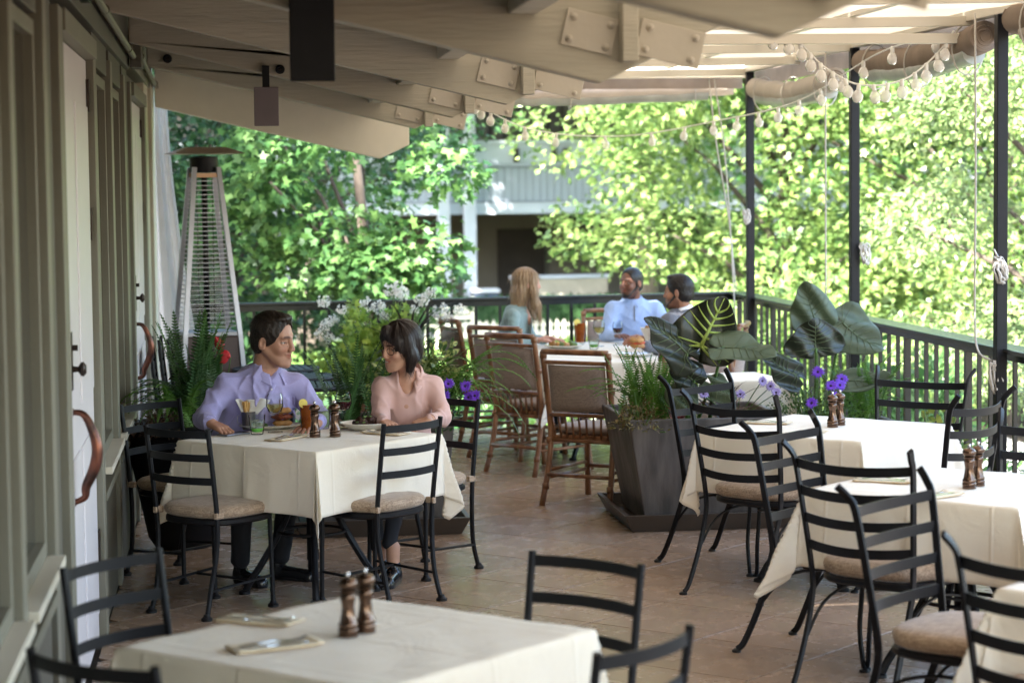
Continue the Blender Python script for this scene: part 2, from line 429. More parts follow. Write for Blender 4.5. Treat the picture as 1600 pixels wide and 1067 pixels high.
# hanging curtain at the wall's far end
def drape(u, v):
    z = 2.62 - 2.5 * v; f = math.sin(u * 5 * PI) * .035 * (.4 + v)
    return (-.62 + u * (.14 + .30 * v ** 1.5), 17.12 + f + .05 * v, z)
tag(MB().grid(drape, 60, 30).build('curtain', mat('curtain_cloth', (.66, .63, .62), rough=.85, var=.08, transl=.25), smooth=True), 'pale grey fabric curtain hanging behind the white pilaster left of the heater', 'curtain')

# ------------------------------------------------------------------ timber roof
roof = thing('timber_roof', 'taupe painted timber eave with heavy rafters running out over the terrace', 'roof', (0, 9, 0))
def zb(x): return 2.335 + (1.25 - x) * .238        # underside of a rafter
LIFT = {4.99: .042, 7.52: .027, 12.66: -.02, 15.3: -.03}
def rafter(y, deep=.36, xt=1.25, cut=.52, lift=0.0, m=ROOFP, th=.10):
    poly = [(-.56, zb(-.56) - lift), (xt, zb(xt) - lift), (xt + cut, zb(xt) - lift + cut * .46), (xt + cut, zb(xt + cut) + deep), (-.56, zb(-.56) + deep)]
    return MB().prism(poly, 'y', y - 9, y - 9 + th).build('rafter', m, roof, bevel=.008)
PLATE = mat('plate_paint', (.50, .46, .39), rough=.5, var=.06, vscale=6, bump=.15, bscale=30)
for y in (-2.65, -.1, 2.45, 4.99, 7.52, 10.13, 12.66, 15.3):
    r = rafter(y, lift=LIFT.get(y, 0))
    sl = Matrix.Rotation(math.atan(.238), 3, 'Y')
    for (xa, xb_, zc) in ((1.12, 1.30, .135), (1.375, 1.60, .13)):
        xm = (xa + xb_) / 2; c = (xm, y - 9 - .006, zb(xm) + zc + (.03 if xm > 1.4 else 0))
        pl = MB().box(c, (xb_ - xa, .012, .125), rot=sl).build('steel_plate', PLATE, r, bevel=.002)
        for q in (-1, 1):
            for t in (-1, 1):
                o = Vector(c) + sl @ Vector((q * (xb_ - xa) * .36, -.006, t * .038))
                MB().lathe([(.013, 0), (.012, .008), (.006, .012), (.0045, .020)], o, 10, ax=(0, -1, 0)).build('bolt', PLATE, r, smooth=35)
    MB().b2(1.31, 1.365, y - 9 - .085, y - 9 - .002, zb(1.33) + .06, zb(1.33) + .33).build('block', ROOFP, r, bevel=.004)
rafter(16.75, deep=.30, xt=1.10, cut=.22, lift=.19, m=mat('end_board_lit', (.80, .76, .66), rough=.5, var=.05), th=.06)  # end board's lit brightness is put into a paler paint
# ceiling boards lie on the rafters from the wall to the purlin
x0, bw = -.56, .152
k = 0
while x0 + k * bw < .93:
    a = x0 + k * bw; b_ = a + bw - .006
    z = zb((a + b_) / 2) + .362
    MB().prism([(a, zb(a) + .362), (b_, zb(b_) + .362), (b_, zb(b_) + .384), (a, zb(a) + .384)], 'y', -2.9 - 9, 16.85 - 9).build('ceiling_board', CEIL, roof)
    k += 1
ys = [-2.65, -.1, 2.45, 4.99, 7.52, 10.13, 12.66, 15.3, 16.75]
for a, b_ in zip(ys[:-1], ys[1:]):
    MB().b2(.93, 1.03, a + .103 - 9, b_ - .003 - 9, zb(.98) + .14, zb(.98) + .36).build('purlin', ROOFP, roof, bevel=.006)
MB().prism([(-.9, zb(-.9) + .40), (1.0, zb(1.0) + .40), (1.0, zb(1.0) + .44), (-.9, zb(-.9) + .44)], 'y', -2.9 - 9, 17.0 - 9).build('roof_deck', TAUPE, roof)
# flat heater panels bolted under the rafters
def hpanel(x0, x1, y, z0, z1, label, m):
    t = thing('ceiling_heater_panel', label, 'heater panel', ((x0 + x1) / 2, y, z1), 0, 'flat panels under the rafters')
    MB().b2(-(x1 - x0) / 2, (x1 - x0) / 2, -.015, .015, z0 - z1, 0).build('panel', m, t, bevel=.004)
    MB().b2(-.02, .02, .017, .05, -.06, .12).build('bracket', BLACK, t)
hpanel(.196, .345, 7.47, 2.316, 2.60, 'large black flat panel hanging from the rafters, nearer of two', BLACK)
hpanel(.127, .264, 12.60, 2.314, 2.53, 'smaller grey-mauve flat panel hanging beyond the black one', mat('mauve_panel', (.20, .165, .18), rough=.5, var=.1))
for (x, y, z, r_, l) in ((.276, 12.655, 2.63, .026, 'round black eyeball spotlight set in the rafter above the grey panel'), (-.42, 15.295, 2.845, .03, 'small round brown spotlight on the far rafter near the wall conduit')):
    t = thing('spotlight', l, 'spotlight', (x, y, z), 0)
    MB().lathe([(r_, 0), (r_, .02), (r_ * .7, .022), (r_ * .6, .01)], n=20, ax=(0, -1, 0)).build('housing', BLACK, t, smooth=35)
    MB().lathe([(r_ * .55, .004), (r_ * .3, .016), (.001, .018)], n=16, ax=(0, -1, 0)).build('lens', BRONZE, t, smooth=35)

# ------------------------------------------------------------------ canvas canopy on a light frame
can = thing('canopy', 'translucent cream canvas canopy stretched over a pale frame on the right', 'canopy', (2.6, 10, 2.9))
def cz(x): return 2.87 + (x - 1.0) * .012
bars = [-2.8, -.5, 2.2, 5.1, 8.0, 10.4, 12.0, 14.3, 15.8, 17.35]
for a, b_ in zip(bars[:-1], bars[1:]):
    def pan(u, v, a=a, b_=b_):
        x = 1.0 + 3.12 * u; y = a + .002 + (b_ - a - .004) * v
        return (x - 2.6, y - 10, cz(x) + .05 * math.sin(PI * u) * .3 - .035 * math.sin(PI * v) - 2.9)
    MB().grid(pan, 16, 8).build('canvas_panel', CANOPY, can, smooth=True)
for y in bars:
    MB().prism([(1.0 - 2.6, cz(1.0) - 2.9 - .09), (4.08 - 2.6, cz(4.08) - 2.9 - .09), (4.08 - 2.6, cz(4.08) - 2.9 - .035), (1.0 - 2.6, cz(1.0) - 2.9 - .035)], 'y', y - 10 - .02, y - 10 + .02).build('frame_bar', CREAM, can, bevel=.004)
tie = MB().b2(2.35 - 2.6, 4.03 - 2.6, 12.0 - .03 - 10, 12.0 + .03 - 10, 2.72 - 2.9, 2.775 - 2.9)
tie.build('tie_bar', CREAM, can, bevel=.003)
for x in (1.8, 2.6, 3.4):
    MB().b2(x - .02 - 2.6, x + .02 - 2.6, -2.8 - 10, 17.33 - 10, cz(x) - .03 - 2.9, cz(x) - .005 - 2.9).build('frame_bar', CREAM, can)
MB().b2(4.03 - 2.6, 4.10 - 2.6, -2.8 - 10, 17.40 - 10, 2.84 - 2.9, 2.895 - 2.9).build('edge_beam', CREAM, can, bevel=.004)
MB().b2(.96 - 2.6, .995 - 2.6, -2.8 - 10, 16.98 - 10, 2.79 - 2.9, 2.885 - 2.9).build('sun_gap_strip', CREAM, can)  # added strip, closes the gap beside the deck against sun streaks
MB().b2(1.2 - 2.6, 4.09 - 2.6, 17.41 - 10, 17.47 - 10, 2.80 - 2.9, 2.90 - 2.9).build('edge_beam', CREAM, can, bevel=.004)
MB().grid(lambda u, v: (1.2 - 2.6 + 2.85 * u, 17.50 - 10 + .012 * math.sin(u * 40), 2.86 - 2.9 - .14 * v), 60, 4).build('valance', ROLLB, can, smooth=True)
MB().grid(lambda u, v: (4.125 - 2.6 + .012 * math.sin(u * 60), -2.8 - 10 + 20.2 * u, 2.86 - 2.9 - .13 * v), 120, 4).build('valance', ROLLB, can, smooth=True)
def roll(p0, p1, r, sag, m1, m2, label, seed, spiral=True):
    t = thing('rolled_curtain', label, 'rolled curtain', p0, 0, 'rolled-up weather curtains under the canopy edge')
    q = random.Random(seed); P0, P1 = Vector(p0), Vector(p1); ax = (P1 - P0)
    n = 26; pts = []; rs = []
    for i in range(n + 1):
        u = i / n
        pts.append(ax * u + Vector((0, 0, -sag * math.sin(PI * u) + q.uniform(-.006, .006)))); rs.append(r * (1 + q.uniform(-.08, .08)))
    MB().tube(pts, rs, 14).build('roll', m1, t, smooth=60)
    # the lower half is the clear window sheet bulging out of the roll
    pts2 = [p + Vector((0, 0, -r * .75)) for p in pts[2:-2]]
    MB().tube(pts2, [x * .8 for x in rs[2:-2]], 12).build('window_sheet', m2, t, smooth=60)
    if spiral:
        for e_, s_ in ((0, -1), (n, 1)):
            d_ = ax.normalized() * s_
            u_ = Vector((0, 0, 1)); v_ = d_.cross(u_)
            sp = [pts[e_] + d_ * .004 + (u_ * math.cos(a_) + v_ * math.sin(a_)) * r * (.25 + .7 * a_ / 18) for a_ in np.linspace(0, 18, 60)]
            MB().tube(sp, .004, 5).build('spiral_end', ROLLB, t)
    for u in (.12, .5, .88):
        c_ = ax * u + Vector((0, 0, -sag * math.sin(PI * u) - r * .4)); d_ = ax.normalized(); v_ = d_.cross(Vector((0, 0, 1)))
        MB().tube([c_ + (Vector((0, 0, 1)) * math.cos(a_) * r * 1.75 + v_ * math.sin(a_) * r * 1.15) for a_ in np.linspace(0, 2 * PI, 18)[:-1]], .005, 5, closed=True).build('strap', ROPE, t)
roll((1.35, 17.62, 2.70), (4.0, 17.66, 2.74), .065, .02, ROLLC, VINYL, 'long cream rolled curtain along the back edge of the canopy', 1, False)
roll((4.06, 17.1, 2.70), (4.06, 14.75, 2.66), .075, .05, ROLLC, VINYL, 'cream rolled curtain between the farthest two right posts', 2)
roll((4.06, 14.1, 2.74), (4.06, 11.75, 2.74), .08, .05, ROLLB, VINYL, 'brown rolled curtain with clear sheet above the middle right post', 3)
roll((4.06, 11.25, 2.80), (4.06, 8.7, 2.80), .085, .04, ROLLB, ROLLC, 'brown canvas rolled curtain nearest the camera at top right', 4)

# ------------------------------------------------------------------ posts, railing
ord_ = {17.26: 'farthest black steel post, where the right railing nears its corner', 14.28: 'middle black steel post rising behind the elephant-ear planter', 11.46: 'nearest black steel post in view, at the right edge with rope looped on it', 8.55: 'black steel post on the near side, beyond the right edge'}
for y, l in ord_.items():
    t = thing('canopy_post', l, 'post', (4.05, y, 0), 0, 'black posts along the right railing')
    MB().b2(-.03, .03, -.03, .03, 0, 2.838).build('post', BLACK, t, bevel=.004)
    MB().b2(-.06, .06, -.06, .06, 0, .012).build('base_plate', BLACK, t, bevel=.003)
rr = thing('railing', 'black metal railing with square balusters running down the right side', 'railing', (4.14, 10, 0))
MB().b2(-.085, .085, -6 - 10, 18.17 - 10, 1.045, 1.07).build('top_rail', RAILM, rr, bevel=.006)
MB().b2(-.025, .025, -6 - 10, 18.15 - 10, 1.0, 1.0435).build('under_rail', RAILM, rr)
MB().b2(-.02, .02, -6 - 10, 18.15 - 10, .08, .11).build('bottom_rail', RAILM, rr)
y = 18.04; bal = None; k = 0
while y > 2.2:
    wd = .011 if k % 6 else .019
    if bal is None or wd != .011:
        o = MB().b2(-wd, wd, -wd, wd, .112, .998).build('baluster', RAILM, rr, loc=(0, y - 10, 0))
        if wd == .011: bal = o
    else: inst(bal, rr, (0, y - 10, 0))
    y -= .193; k += 1
ang = math.atan(.118)
br = thing('railing', 'black metal railing across the back of the terrace behind the diners', 'railing', (-.55, 17.62, 0), ang)
L_ = 4.75
MB().b2(0, L_, -.06, .06, 1.045, 1.07).build('top_rail', RAILM, br, bevel=.006)
MB().b2(0, L_ - .03, -.02, .02, 1.0, 1.0435).build('under_rail', RAILM, br)
MB().b2(0, L_ - .03, -.02, .02, .08, .11).build('bottom_rail', RAILM, br)
bal = None; x = .1
while x < L_ - .08:
    if bal is None: bal = MB().b2(-.011, .011, -.011, .011, .112, .998).build('baluster', RAILM, br, loc=(x, 0, 0))
    else: inst(bal, br, (x, 0, 0))
    x += .2

# ------------------------------------------------------------------ ropes and string lights
def coil(c, r, n, seed, ax=0):
    q = random.Random(seed); pts = []
    for i in range(n * 14):
        a = 2 * PI * i / 14
        pts.append(Vector(c) + Vector((math.cos(a + i * .013) * r * .38 * q.uniform(.5, 1.15) + .2 * r * math.sin(i * .11), q.uniform(-.02, .02), math.sin(a) * r * q.uniform(.7, 1.1) - r * .9)))
    return pts
def rope(pts, label, cl=None, seed=1, r=.006):
    t = thing('cord', label, 'cord', pts[0], 0, 'white cords of the weather curtains'); o = Vector(pts[0])
    MB().tube([Vector(p) - o for p in spline(pts, 5)], r, 6).build('line', ROPE, t, smooth=True)
    if cl: MB().tube([p - o for p in coil(*cl, seed)], r, 5).build('coil', ROPE, t, smooth=True)
rope([(3.96, 11.62, 2.86), (3.96, 11.60, 2.0), (3.95, 11.58, 1.30), (3.96, 11.56, 1.06), (4.02, 11.5, 1.0)], 'white cord hanging in front of the right railing with a coil below', ((4.03, 11.45, .99), .10, 5), 3)
rope([(3.9, 14.44, 2.84), (3.9, 14.44, 2.0), (3.9, 14.44, 1.12)], 'straight white cord hanging left of the middle post')
rope([(3.76, 17.45, 2.84), (3.82, 17.45, 2.3), (3.93, 17.5, 1.7), (4.0, 17.55, 1.1)], 'slanting white cord hanging left of the farthest post')
rope([(3.80, 17.45, 2.84), (3.9, 17.45, 2.1), (4.0, 17.55, .75)], 'second slanting white cord beside the corner of the railing')
rope([(4.0, 11.42, 1.60), (4.01, 11.40, 1.56), (4.0, 11.40, 1.5)], 'coil of white cord tied on the nearest post', ((4.02, 11.38, 1.56), .075, 6), 5)
rope([(4.1, 14.2, 1.56), (4.1, 14.2, 1.5), (4.1, 14.2, 1.45)], 'white cord looped on the middle post', ((4.10, 14.2, 1.56), .07, 4), 6)
rope([(4.0, 17.2, 1.75), (4.0, 17.2, 1.7), (4.0, 17.2, 1.65)], 'small white cord loop on the farthest post', ((4.0, 17.18, 1.76), .06, 4), 7)
BULB = glassmat('bulb_glass', (.96, .94, .90), 0.02, body=.55)
SOCK = mat('white_socket', (.75, .73, .68), rough=.4)
def string(pts, every, label, first=0.02):
    t = thing('string_light', label, 'string lights', pts[0]); o = Vector(pts[0])
    sp = spline(pts, 10)
    MB().tube([p - o for p in sp], .005, 6).build('cable', SOCK, t, smooth=True)
    L = 0; nxt = first; pb = None
    for a, b_ in zip(sp[:-1], sp[1:]):
        s_ = (b_ - a).length
        while nxt < L + s_:
            p = a + (b_ - a) * ((nxt - L) / s_) - o
            if pb is None:
                pb = MB().lathe([(.0085, -.030), (.019, -.037), (.029, -.055), (.0315, -.069), (.029, -.085), (.018, -.099), (.001, -.104)], n=16).build('bulb', BULB, t, smooth=True, loc=p)
                fb = MB().tube([(-.006, 0, -.04), (-.004, 0, -.07), (.004, 0, -.07), (.006, 0, -.04)], .0012, 4).build('filament', BRONZE, pb)
                ps = MB().lathe([(.008, .006), (.0125, 0), (.0125, -.03), (.010, -.034)], n=12).build('socket', SOCK, t, smooth=40, loc=p)
            else:
                c = inst(pb, t, p, (rnd.uniform(-.2, .2), rnd.uniform(-.2, .2), 0)); inst(fb, c, (0, 0, 0)); q = inst(ps, t, p, c.rotation_euler)
            nxt += every
        L += s_
string([(2.93, 12.0, 2.80), (3.08, 12.0, 2.74), (3.145, 12.0, 2.68), (3.217, 12, 2.61), (3.292, 12.0, 2.56), (3.404, 12.0, 2.505), (3.553, 12.0, 2.495), (3.695, 12.0, 2.53), (3.80, 12.0, 2.60), (3.895, 12.0, 2.69), (3.96, 11.97, 2.79)], .082, 'near string of clear globe bulbs drooping under the canopy tie bar')
string([(3.98, 12.3, 2.79), (3.80, 12.9, 2.72), (3.70, 14.4, 2.50), (3.5, 16.0, 2.42), (3.0, 17.0, 2.34), (2.3, 16.8, 2.38), (1.75, 15.6, 2.52), (1.5, 14.0, 2.60)], .42, 'long sparse string of globe bulbs sagging across the far end of the terrace')
# ------------------------------------------------------------------ ground beyond the terrace
GZ = -1.25
GRASS = mat('lawn', (.085, .16, .03), rough=.9, col2=(.035, .075, .015), vscale=1.2, bump=.6, bscale=30)
SOIL = mat('soil', (.10, .07, .045), rough=1, var=.4, vscale=6, bump=.5, bscale=20)
PATH = mat('path_concrete', (.33, .32, .31), rough=.9, var=.15, vscale=1)
ASPH = mat('asphalt', (.06, .06, .062), rough=.9, var=.2, vscale=8)
g = MB().b2(-250, 250, -60, 500, GZ - .1, GZ).build('ground', SOIL); g['kind'] = 'structure'
l = MB().b2(-2, 16, 34, 47, GZ, GZ + .02).build('lawn', GRASS); l['kind'] = 'structure'
l = MB().b2(5.2, 9.5, 5, 33, GZ, GZ + .03).build('path', PATH); l['kind'] = 'structure'
l = MB().b2(-60, 60, 47, 49.0, GZ, GZ + .012).build('pavement', PATH); l['kind'] = 'structure'
def tufts(name, n, x0, x1, y0, y1, z, hgt, m):
    P = np.c_[nrg.uniform(x0, x1, n), nrg.uniform(y0, y1, n), np.full(n, z)]
    a = nrg.uniform(0, 2 * PI, n); d_ = np.c_[np.cos(a), np.sin(a), np.zeros(n)] * .012
    t = np.c_[nrg.normal(0, .03, n), nrg.normal(0, .03, n), nrg.uniform(.5, 1, n) * hgt]
    V = np.stack([P - d_, P + d_, P + t], 1).reshape(-1, 3)
    return npmesh(name, V, np.arange(3 * n).reshape(-1, 3), m, smooth=False, kind='stuff')
tufts('grass', 22000, -2, 16, 34, 47, GZ + .02, .10, mat('grass_blade', (.12, .22, .035), rough=.8, island=.4, transl=.3))

# ------------------------------------------------------------------ leaves
def star(k=5, deep=.42):
    p = []
    for i in range(2 * k - 1):
        a = -PI / 2 + .5 + (2 * PI - 1.0) * i / (2 * k - 2)
        r = (1.0 if i % 2 == 0 else deep); 
        p.append((math.cos(a) * r * .5, math.sin(a) * r * .5 + .45))
    return [(0, 0)] + p
LEAF = {'star': star(), 'oval': [(0, 0), (.22, .3), (.2, .7), (0, 1), (-.2, .7), (-.22, .3)], 'dia': [(0, 0), (.24, .45), (0, 1), (-.24, .45)]}
def leaf_arrays(P, D, N, size, shape):
    """leaf polygons at points P, growing along D, facing N"""
    T = np.array(LEAF[shape]); n = len(P); k = len(T)
    D = D / (np.linalg.norm(D, axis=1, keepdims=True) + 1e-9)
    N = N - D * (N * D).sum(1, keepdims=True); N = N / (np.linalg.norm(N, axis=1, keepdims=True) + 1e-9)
    U = np.cross(D, N)
    s = size[:, None, None]
    bend = (np.abs(T[:, 0]) * .35 + T[:, 1] ** 2 * .15)[None, :, None]
    V = P[:, None, :] + s * (T[None, :, 0, None] * U[:, None, :] + T[None, :, 1, None] * D[:, None, :] - bend * N[:, None, :])
    return V.reshape(-1, 3), np.arange(n * k).reshape(n, k)
LM = {  # dark and bright tones hold some of the trees' shade and sun
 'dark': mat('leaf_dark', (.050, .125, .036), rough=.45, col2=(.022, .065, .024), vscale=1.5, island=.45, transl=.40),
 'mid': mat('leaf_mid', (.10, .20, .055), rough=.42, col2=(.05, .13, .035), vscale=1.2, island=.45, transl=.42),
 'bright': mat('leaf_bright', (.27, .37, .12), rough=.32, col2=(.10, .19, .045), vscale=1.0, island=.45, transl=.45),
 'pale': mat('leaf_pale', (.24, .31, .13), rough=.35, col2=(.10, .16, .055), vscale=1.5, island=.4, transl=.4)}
BARK = mat('bark', (.09, .07, .055), rough=.95, var=.4, vscale=8, bump=.8, bscale=20, stretch=(1, 1, .25))
def tree(name, label, base, ht, rad, n, m, size=.14, shape='star', seed=1, low=.1, trunk=.16, group='trees beyond the railing', nclump=60, sq=1.0, wide=.36):
    q = np.random.default_rng(seed); t = thing(name, label, 'tree', base, 0, group)
    tb = MB(); top = Vector((q.normal(0, .2), q.normal(0, .2), ht * .75))
    tb.tube([(0, 0, -.1), (0, 0, .3), top * .5 + Vector((.12, .05, 0)), top], [trunk * 1.3, trunk, trunk * .7, trunk * .25], 9)
    cl = []
    for i in range(nclump):
        v = q.normal(size=3); v /= np.linalg.norm(v)
        r = q.uniform(.35, 1) ** .5
        c = np.array([v[0] * rad * r, v[1] * rad * r * sq, ht * (low + 1) / 2 + v[2] * r * ht * (1 - low) / 2])
        cl.append((c, q.uniform(.6, 1.25) * rad * wide))
    for i in range(0, nclump, 3):
        c = Vector(cl[i][0]); s_ = Vector((0, 0, min(c.z * .6, top.z * .85)))
        mid = (s_ + c) / 2 + Vector((0, 0, .15)); tb.tube([s_, mid, c], [trunk * .32, trunk * .2, .012], 5)
    tb.build('trunk', BARK, t, smooth=True)
    tot = sum(r * r for _, r in cl); Ps, Ds, Ns = [], [], []
    for c, r in cl:
        k = int(n * r * r / tot)
        v = q.normal(size=(k, 3)); v /= np.linalg.norm(v, axis=1, keepdims=True)
        rr_ = r * q.uniform(.25, 1.0, (k, 1)) ** .45
        p = c + v * rr_ * np.array([1, 1, .62]) + q.normal(size=(k, 3)) * .05
        Ps.append(p); Ds.append(v * np.array([1, 1, .4]) + q.normal(size=(k, 3)) * .5 + np.array([0, 0, -.35])); Ns.append(q.normal(size=(k, 3)) * .55 + np.array([0, 0, 1]) + v * .3)
    P, D, N = np.concatenate(Ps), np.concatenate(Ds), np.concatenate(Ns)
    V, F = leaf_arrays(P, D, N, size * q.uniform(.6, 1.25, len(P)), shape)
    npmesh('crown', V, F, m, t, smooth=False)
    return t
# left: shade put into darker leaf colours; right: sunlight into brighter ones
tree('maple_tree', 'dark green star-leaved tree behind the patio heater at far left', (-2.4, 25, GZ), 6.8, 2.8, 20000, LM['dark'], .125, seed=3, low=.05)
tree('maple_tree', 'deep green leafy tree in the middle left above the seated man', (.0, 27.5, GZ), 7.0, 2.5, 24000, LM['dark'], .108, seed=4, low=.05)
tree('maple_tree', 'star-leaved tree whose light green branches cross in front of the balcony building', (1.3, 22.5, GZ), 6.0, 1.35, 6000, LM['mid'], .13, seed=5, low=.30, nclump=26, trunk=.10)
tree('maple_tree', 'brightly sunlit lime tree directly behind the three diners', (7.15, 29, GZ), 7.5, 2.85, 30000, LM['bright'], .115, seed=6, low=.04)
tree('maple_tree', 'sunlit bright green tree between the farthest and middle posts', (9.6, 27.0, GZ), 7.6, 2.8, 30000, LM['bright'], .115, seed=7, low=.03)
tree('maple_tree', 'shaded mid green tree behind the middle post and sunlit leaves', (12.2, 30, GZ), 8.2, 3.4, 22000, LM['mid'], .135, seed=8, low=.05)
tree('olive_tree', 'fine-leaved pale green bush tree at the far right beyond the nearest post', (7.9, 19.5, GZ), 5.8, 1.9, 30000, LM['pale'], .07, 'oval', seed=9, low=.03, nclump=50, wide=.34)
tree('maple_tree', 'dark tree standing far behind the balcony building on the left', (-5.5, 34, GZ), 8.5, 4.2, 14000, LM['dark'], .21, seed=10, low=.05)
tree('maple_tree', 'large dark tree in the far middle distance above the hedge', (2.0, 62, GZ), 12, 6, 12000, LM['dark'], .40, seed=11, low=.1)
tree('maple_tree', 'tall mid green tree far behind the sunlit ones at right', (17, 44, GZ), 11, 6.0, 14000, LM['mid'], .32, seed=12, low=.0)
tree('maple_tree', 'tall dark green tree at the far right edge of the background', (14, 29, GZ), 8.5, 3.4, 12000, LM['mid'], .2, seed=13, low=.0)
tree('maple_tree', 'added tall tree whose crown shades the balcony building from above left', (1.5, 44.5, GZ), 14, 5.5, 9000, LM['dark'], .42, seed=14, low=.42, nclump=50, trunk=.3)  # added with its crown above view, to shade the building
tree('maple_tree', 'added tall tree whose crown shades the balcony building from above right', (8.5, 45.5, GZ), 14, 5.0, 8000, LM['mid'], .42, seed=15, low=.46, nclump=50, trunk=.25)  # second added shade tree for the building front
tree('maple_tree', 'added unseen tall tree shading the left trees, out of frame at left', (-6.2, 20.0, GZ), 15, 4.2, 7000, LM['dark'], .36, seed=16, low=.42, nclump=60, trunk=.3, group='added shade trees out of view')  # unseen tree, added to keep sun off the left trees
tree('maple_tree', 'second added unseen tree shading the left trees, out of frame at left', (-3.9, 23.4, GZ), 14, 3.6, 6000, LM['dark'], .36, seed=17, low=.46, nclump=60, trunk=.3, group='added shade trees out of view')  # another unseen tree added for shade on the left
# low shrubs along the terrace edge
def shrub(label, base, rx, ry, hz, n, m, size, shape, seed):
    q = np.random.default_rng(seed); t = thing('shrub', label, 'shrub', base, 0, 'shrubs below the railing')
    v = q.normal(size=(n, 3)); v /= np.linalg.norm(v, axis=1, keepdims=True); v[:, 2] = np.abs(v[:, 2])
    lump = 1 + .22 * np.sin(v[:, 0] * 7 + seed) * np.cos(v[:, 1] * 6 + seed * 2)
    P = v * np.array([rx, ry, hz]) * (q.uniform(.4, 1, (n, 1)) ** .4) * lump[:, None]
    V, F = leaf_arrays(P, v + q.normal(size=(n, 3)) * .6, q.normal(size=(n, 3)) * .6 + v + [0, 0, .6], size * q.uniform(.6, 1.2, n), shape)
    npmesh('foliage', V, F, m, t, smooth=False)
    MB().tube([(0, 0, -.05), (0, 0, hz * .6)], [.05, .02], 6).build('stem', BARK, t)
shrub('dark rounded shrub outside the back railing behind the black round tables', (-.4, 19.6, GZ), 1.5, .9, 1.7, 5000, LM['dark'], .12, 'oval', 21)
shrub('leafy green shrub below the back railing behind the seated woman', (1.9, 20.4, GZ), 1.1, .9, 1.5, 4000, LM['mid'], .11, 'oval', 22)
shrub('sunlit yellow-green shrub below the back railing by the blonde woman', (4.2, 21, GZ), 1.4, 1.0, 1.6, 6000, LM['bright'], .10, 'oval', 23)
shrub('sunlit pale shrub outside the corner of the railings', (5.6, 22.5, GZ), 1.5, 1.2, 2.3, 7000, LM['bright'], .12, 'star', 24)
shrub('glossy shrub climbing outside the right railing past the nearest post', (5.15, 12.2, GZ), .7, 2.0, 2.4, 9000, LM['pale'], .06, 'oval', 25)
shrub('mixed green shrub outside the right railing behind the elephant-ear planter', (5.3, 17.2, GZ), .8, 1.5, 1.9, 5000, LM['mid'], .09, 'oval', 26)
hd = thing('hedge', 'clipped dark green hedge in front of the low wall across the lawn', 'hedge', (6.8, 49.6, GZ), 0)
P = np.c_[nrg.uniform(-3.2, 3.2, 9000), nrg.uniform(-.4, .4, 9000), nrg.uniform(.05, .75, 9000)]
V, F = leaf_arrays(P, nrg.normal(size=P.shape), nrg.normal(size=P.shape) + [0, -.6, .8], nrg.uniform(.06, .12, 9000), 'oval')
npmesh('foliage', V, F, LM['dark'], hd, smooth=False)
MB().b2(-3.15, 3.15, -.33, .33, 0, .68).build('core', LM['dark'], hd)

# ------------------------------------------------------------------ pale two-storey building across the lawn
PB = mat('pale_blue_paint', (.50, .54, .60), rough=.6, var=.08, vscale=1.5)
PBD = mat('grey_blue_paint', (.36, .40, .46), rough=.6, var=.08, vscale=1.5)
DKW = mat('dark_wood', (.035, .028, .024), rough=.7, var=.4, vscale=3)
b = thing('balcony_building', 'pale blue-grey building with a boarded balcony front across the lawn', 'building', (7, 53, GZ))
def bb(name, m, *a, p=b, **k): return MB().b2(a[0] - 7, a[1] - 7, a[2] - 53, a[3] - 53, a[4] - GZ, a[5] - GZ).build(name, m, p, **k)
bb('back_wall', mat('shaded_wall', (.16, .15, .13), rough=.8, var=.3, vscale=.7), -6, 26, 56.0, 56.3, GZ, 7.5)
bb('floor_slab', PB, -6, 26, 51.2, 56, 1.40, 1.56)
bb('fascia', PB, -6, 26, 50.9, 51.18, 1.34, 1.60)
x = -6.0; bd = None
while x < 26:      # vertical boards of the balcony front
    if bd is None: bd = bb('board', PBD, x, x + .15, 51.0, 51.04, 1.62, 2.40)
    else: inst(bd, b, (x + 6.0, 0, 0))
    x += .165
bb('balcony_beam', PB, -6, 26, 50.9, 51.1, 2.42, 2.92)
bb('coping', PB, -6, 26, 50.82, 51.2, 2.93, 3.02)
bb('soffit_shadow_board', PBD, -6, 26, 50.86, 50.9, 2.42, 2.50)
x = -6
sl_ = None
while x < 26:      # dark slats of the upper screen
    if sl_ is None: sl_ = bb('slat', DKW, x, x + .10, 51.6, 51.66, 3.03, 5.6)
    else: inst(sl_, b, (x + 6.0, 0, 0))
    x += .34
for x in (-3.0, 1.0, 4.62, 5.22, 12.5, 18.5): bb('column', PB, x, x + .28, 50.6, 50.88, GZ + .02, 6.5, bevel=.02)
bb('column_base', PB, 4.45, 5.65, 50.45, 50.95, GZ + .02, GZ + .42, bevel=.02)
for x in (6.4, 7.28, 7.55, -1.5, 10.4): bb('lantern' if x == 6.4 else 'clamp', DKW, x, x + .12, 50.74, 50.89, 2.52, 2.84)
bb('roof_overhang', PB, -6, 26, 50.5, 56.3, 6.4, 6.7)
for x in (2.0, 8.4, 10.9): bb('window', GLASSD, x, x + 1.3, 55.9, 55.99, .1, 1.2)
bb('doorway', DKW, 6.6, 7.8, 55.9, 55.99, GZ + .03, .9)
t = thing('waste_bin', 'dark blue wheeled bin with pale lid beside the white column across the lawn', 'bin', (5.62, 50.1, GZ))
MB().prism([(-.24, 0), (.24, 0), (.29, .82), (-.29, .82)], 'y', -.28, .28).build('body', mat('bin_blue', (.07, .09, .15), rough=.5), t, bevel=.02)
MB().b2(-.31, .31, -.31, .31, .83, .92).build('lid', mat('bin_lid', (.55, .57, .60), rough=.5), t, bevel=.02)
for s_ in (-1, 1): MB().lathe([(.09, 0), (.09, .05)], (s_ * .24, .28, .09), 12, ax=(1, 0, 0)).build('wheel', BLACK, t)
t = thing('low_wall', 'low tan rendered wall behind the hedge across the lawn', 'wall', (7.6, 50.6, GZ))
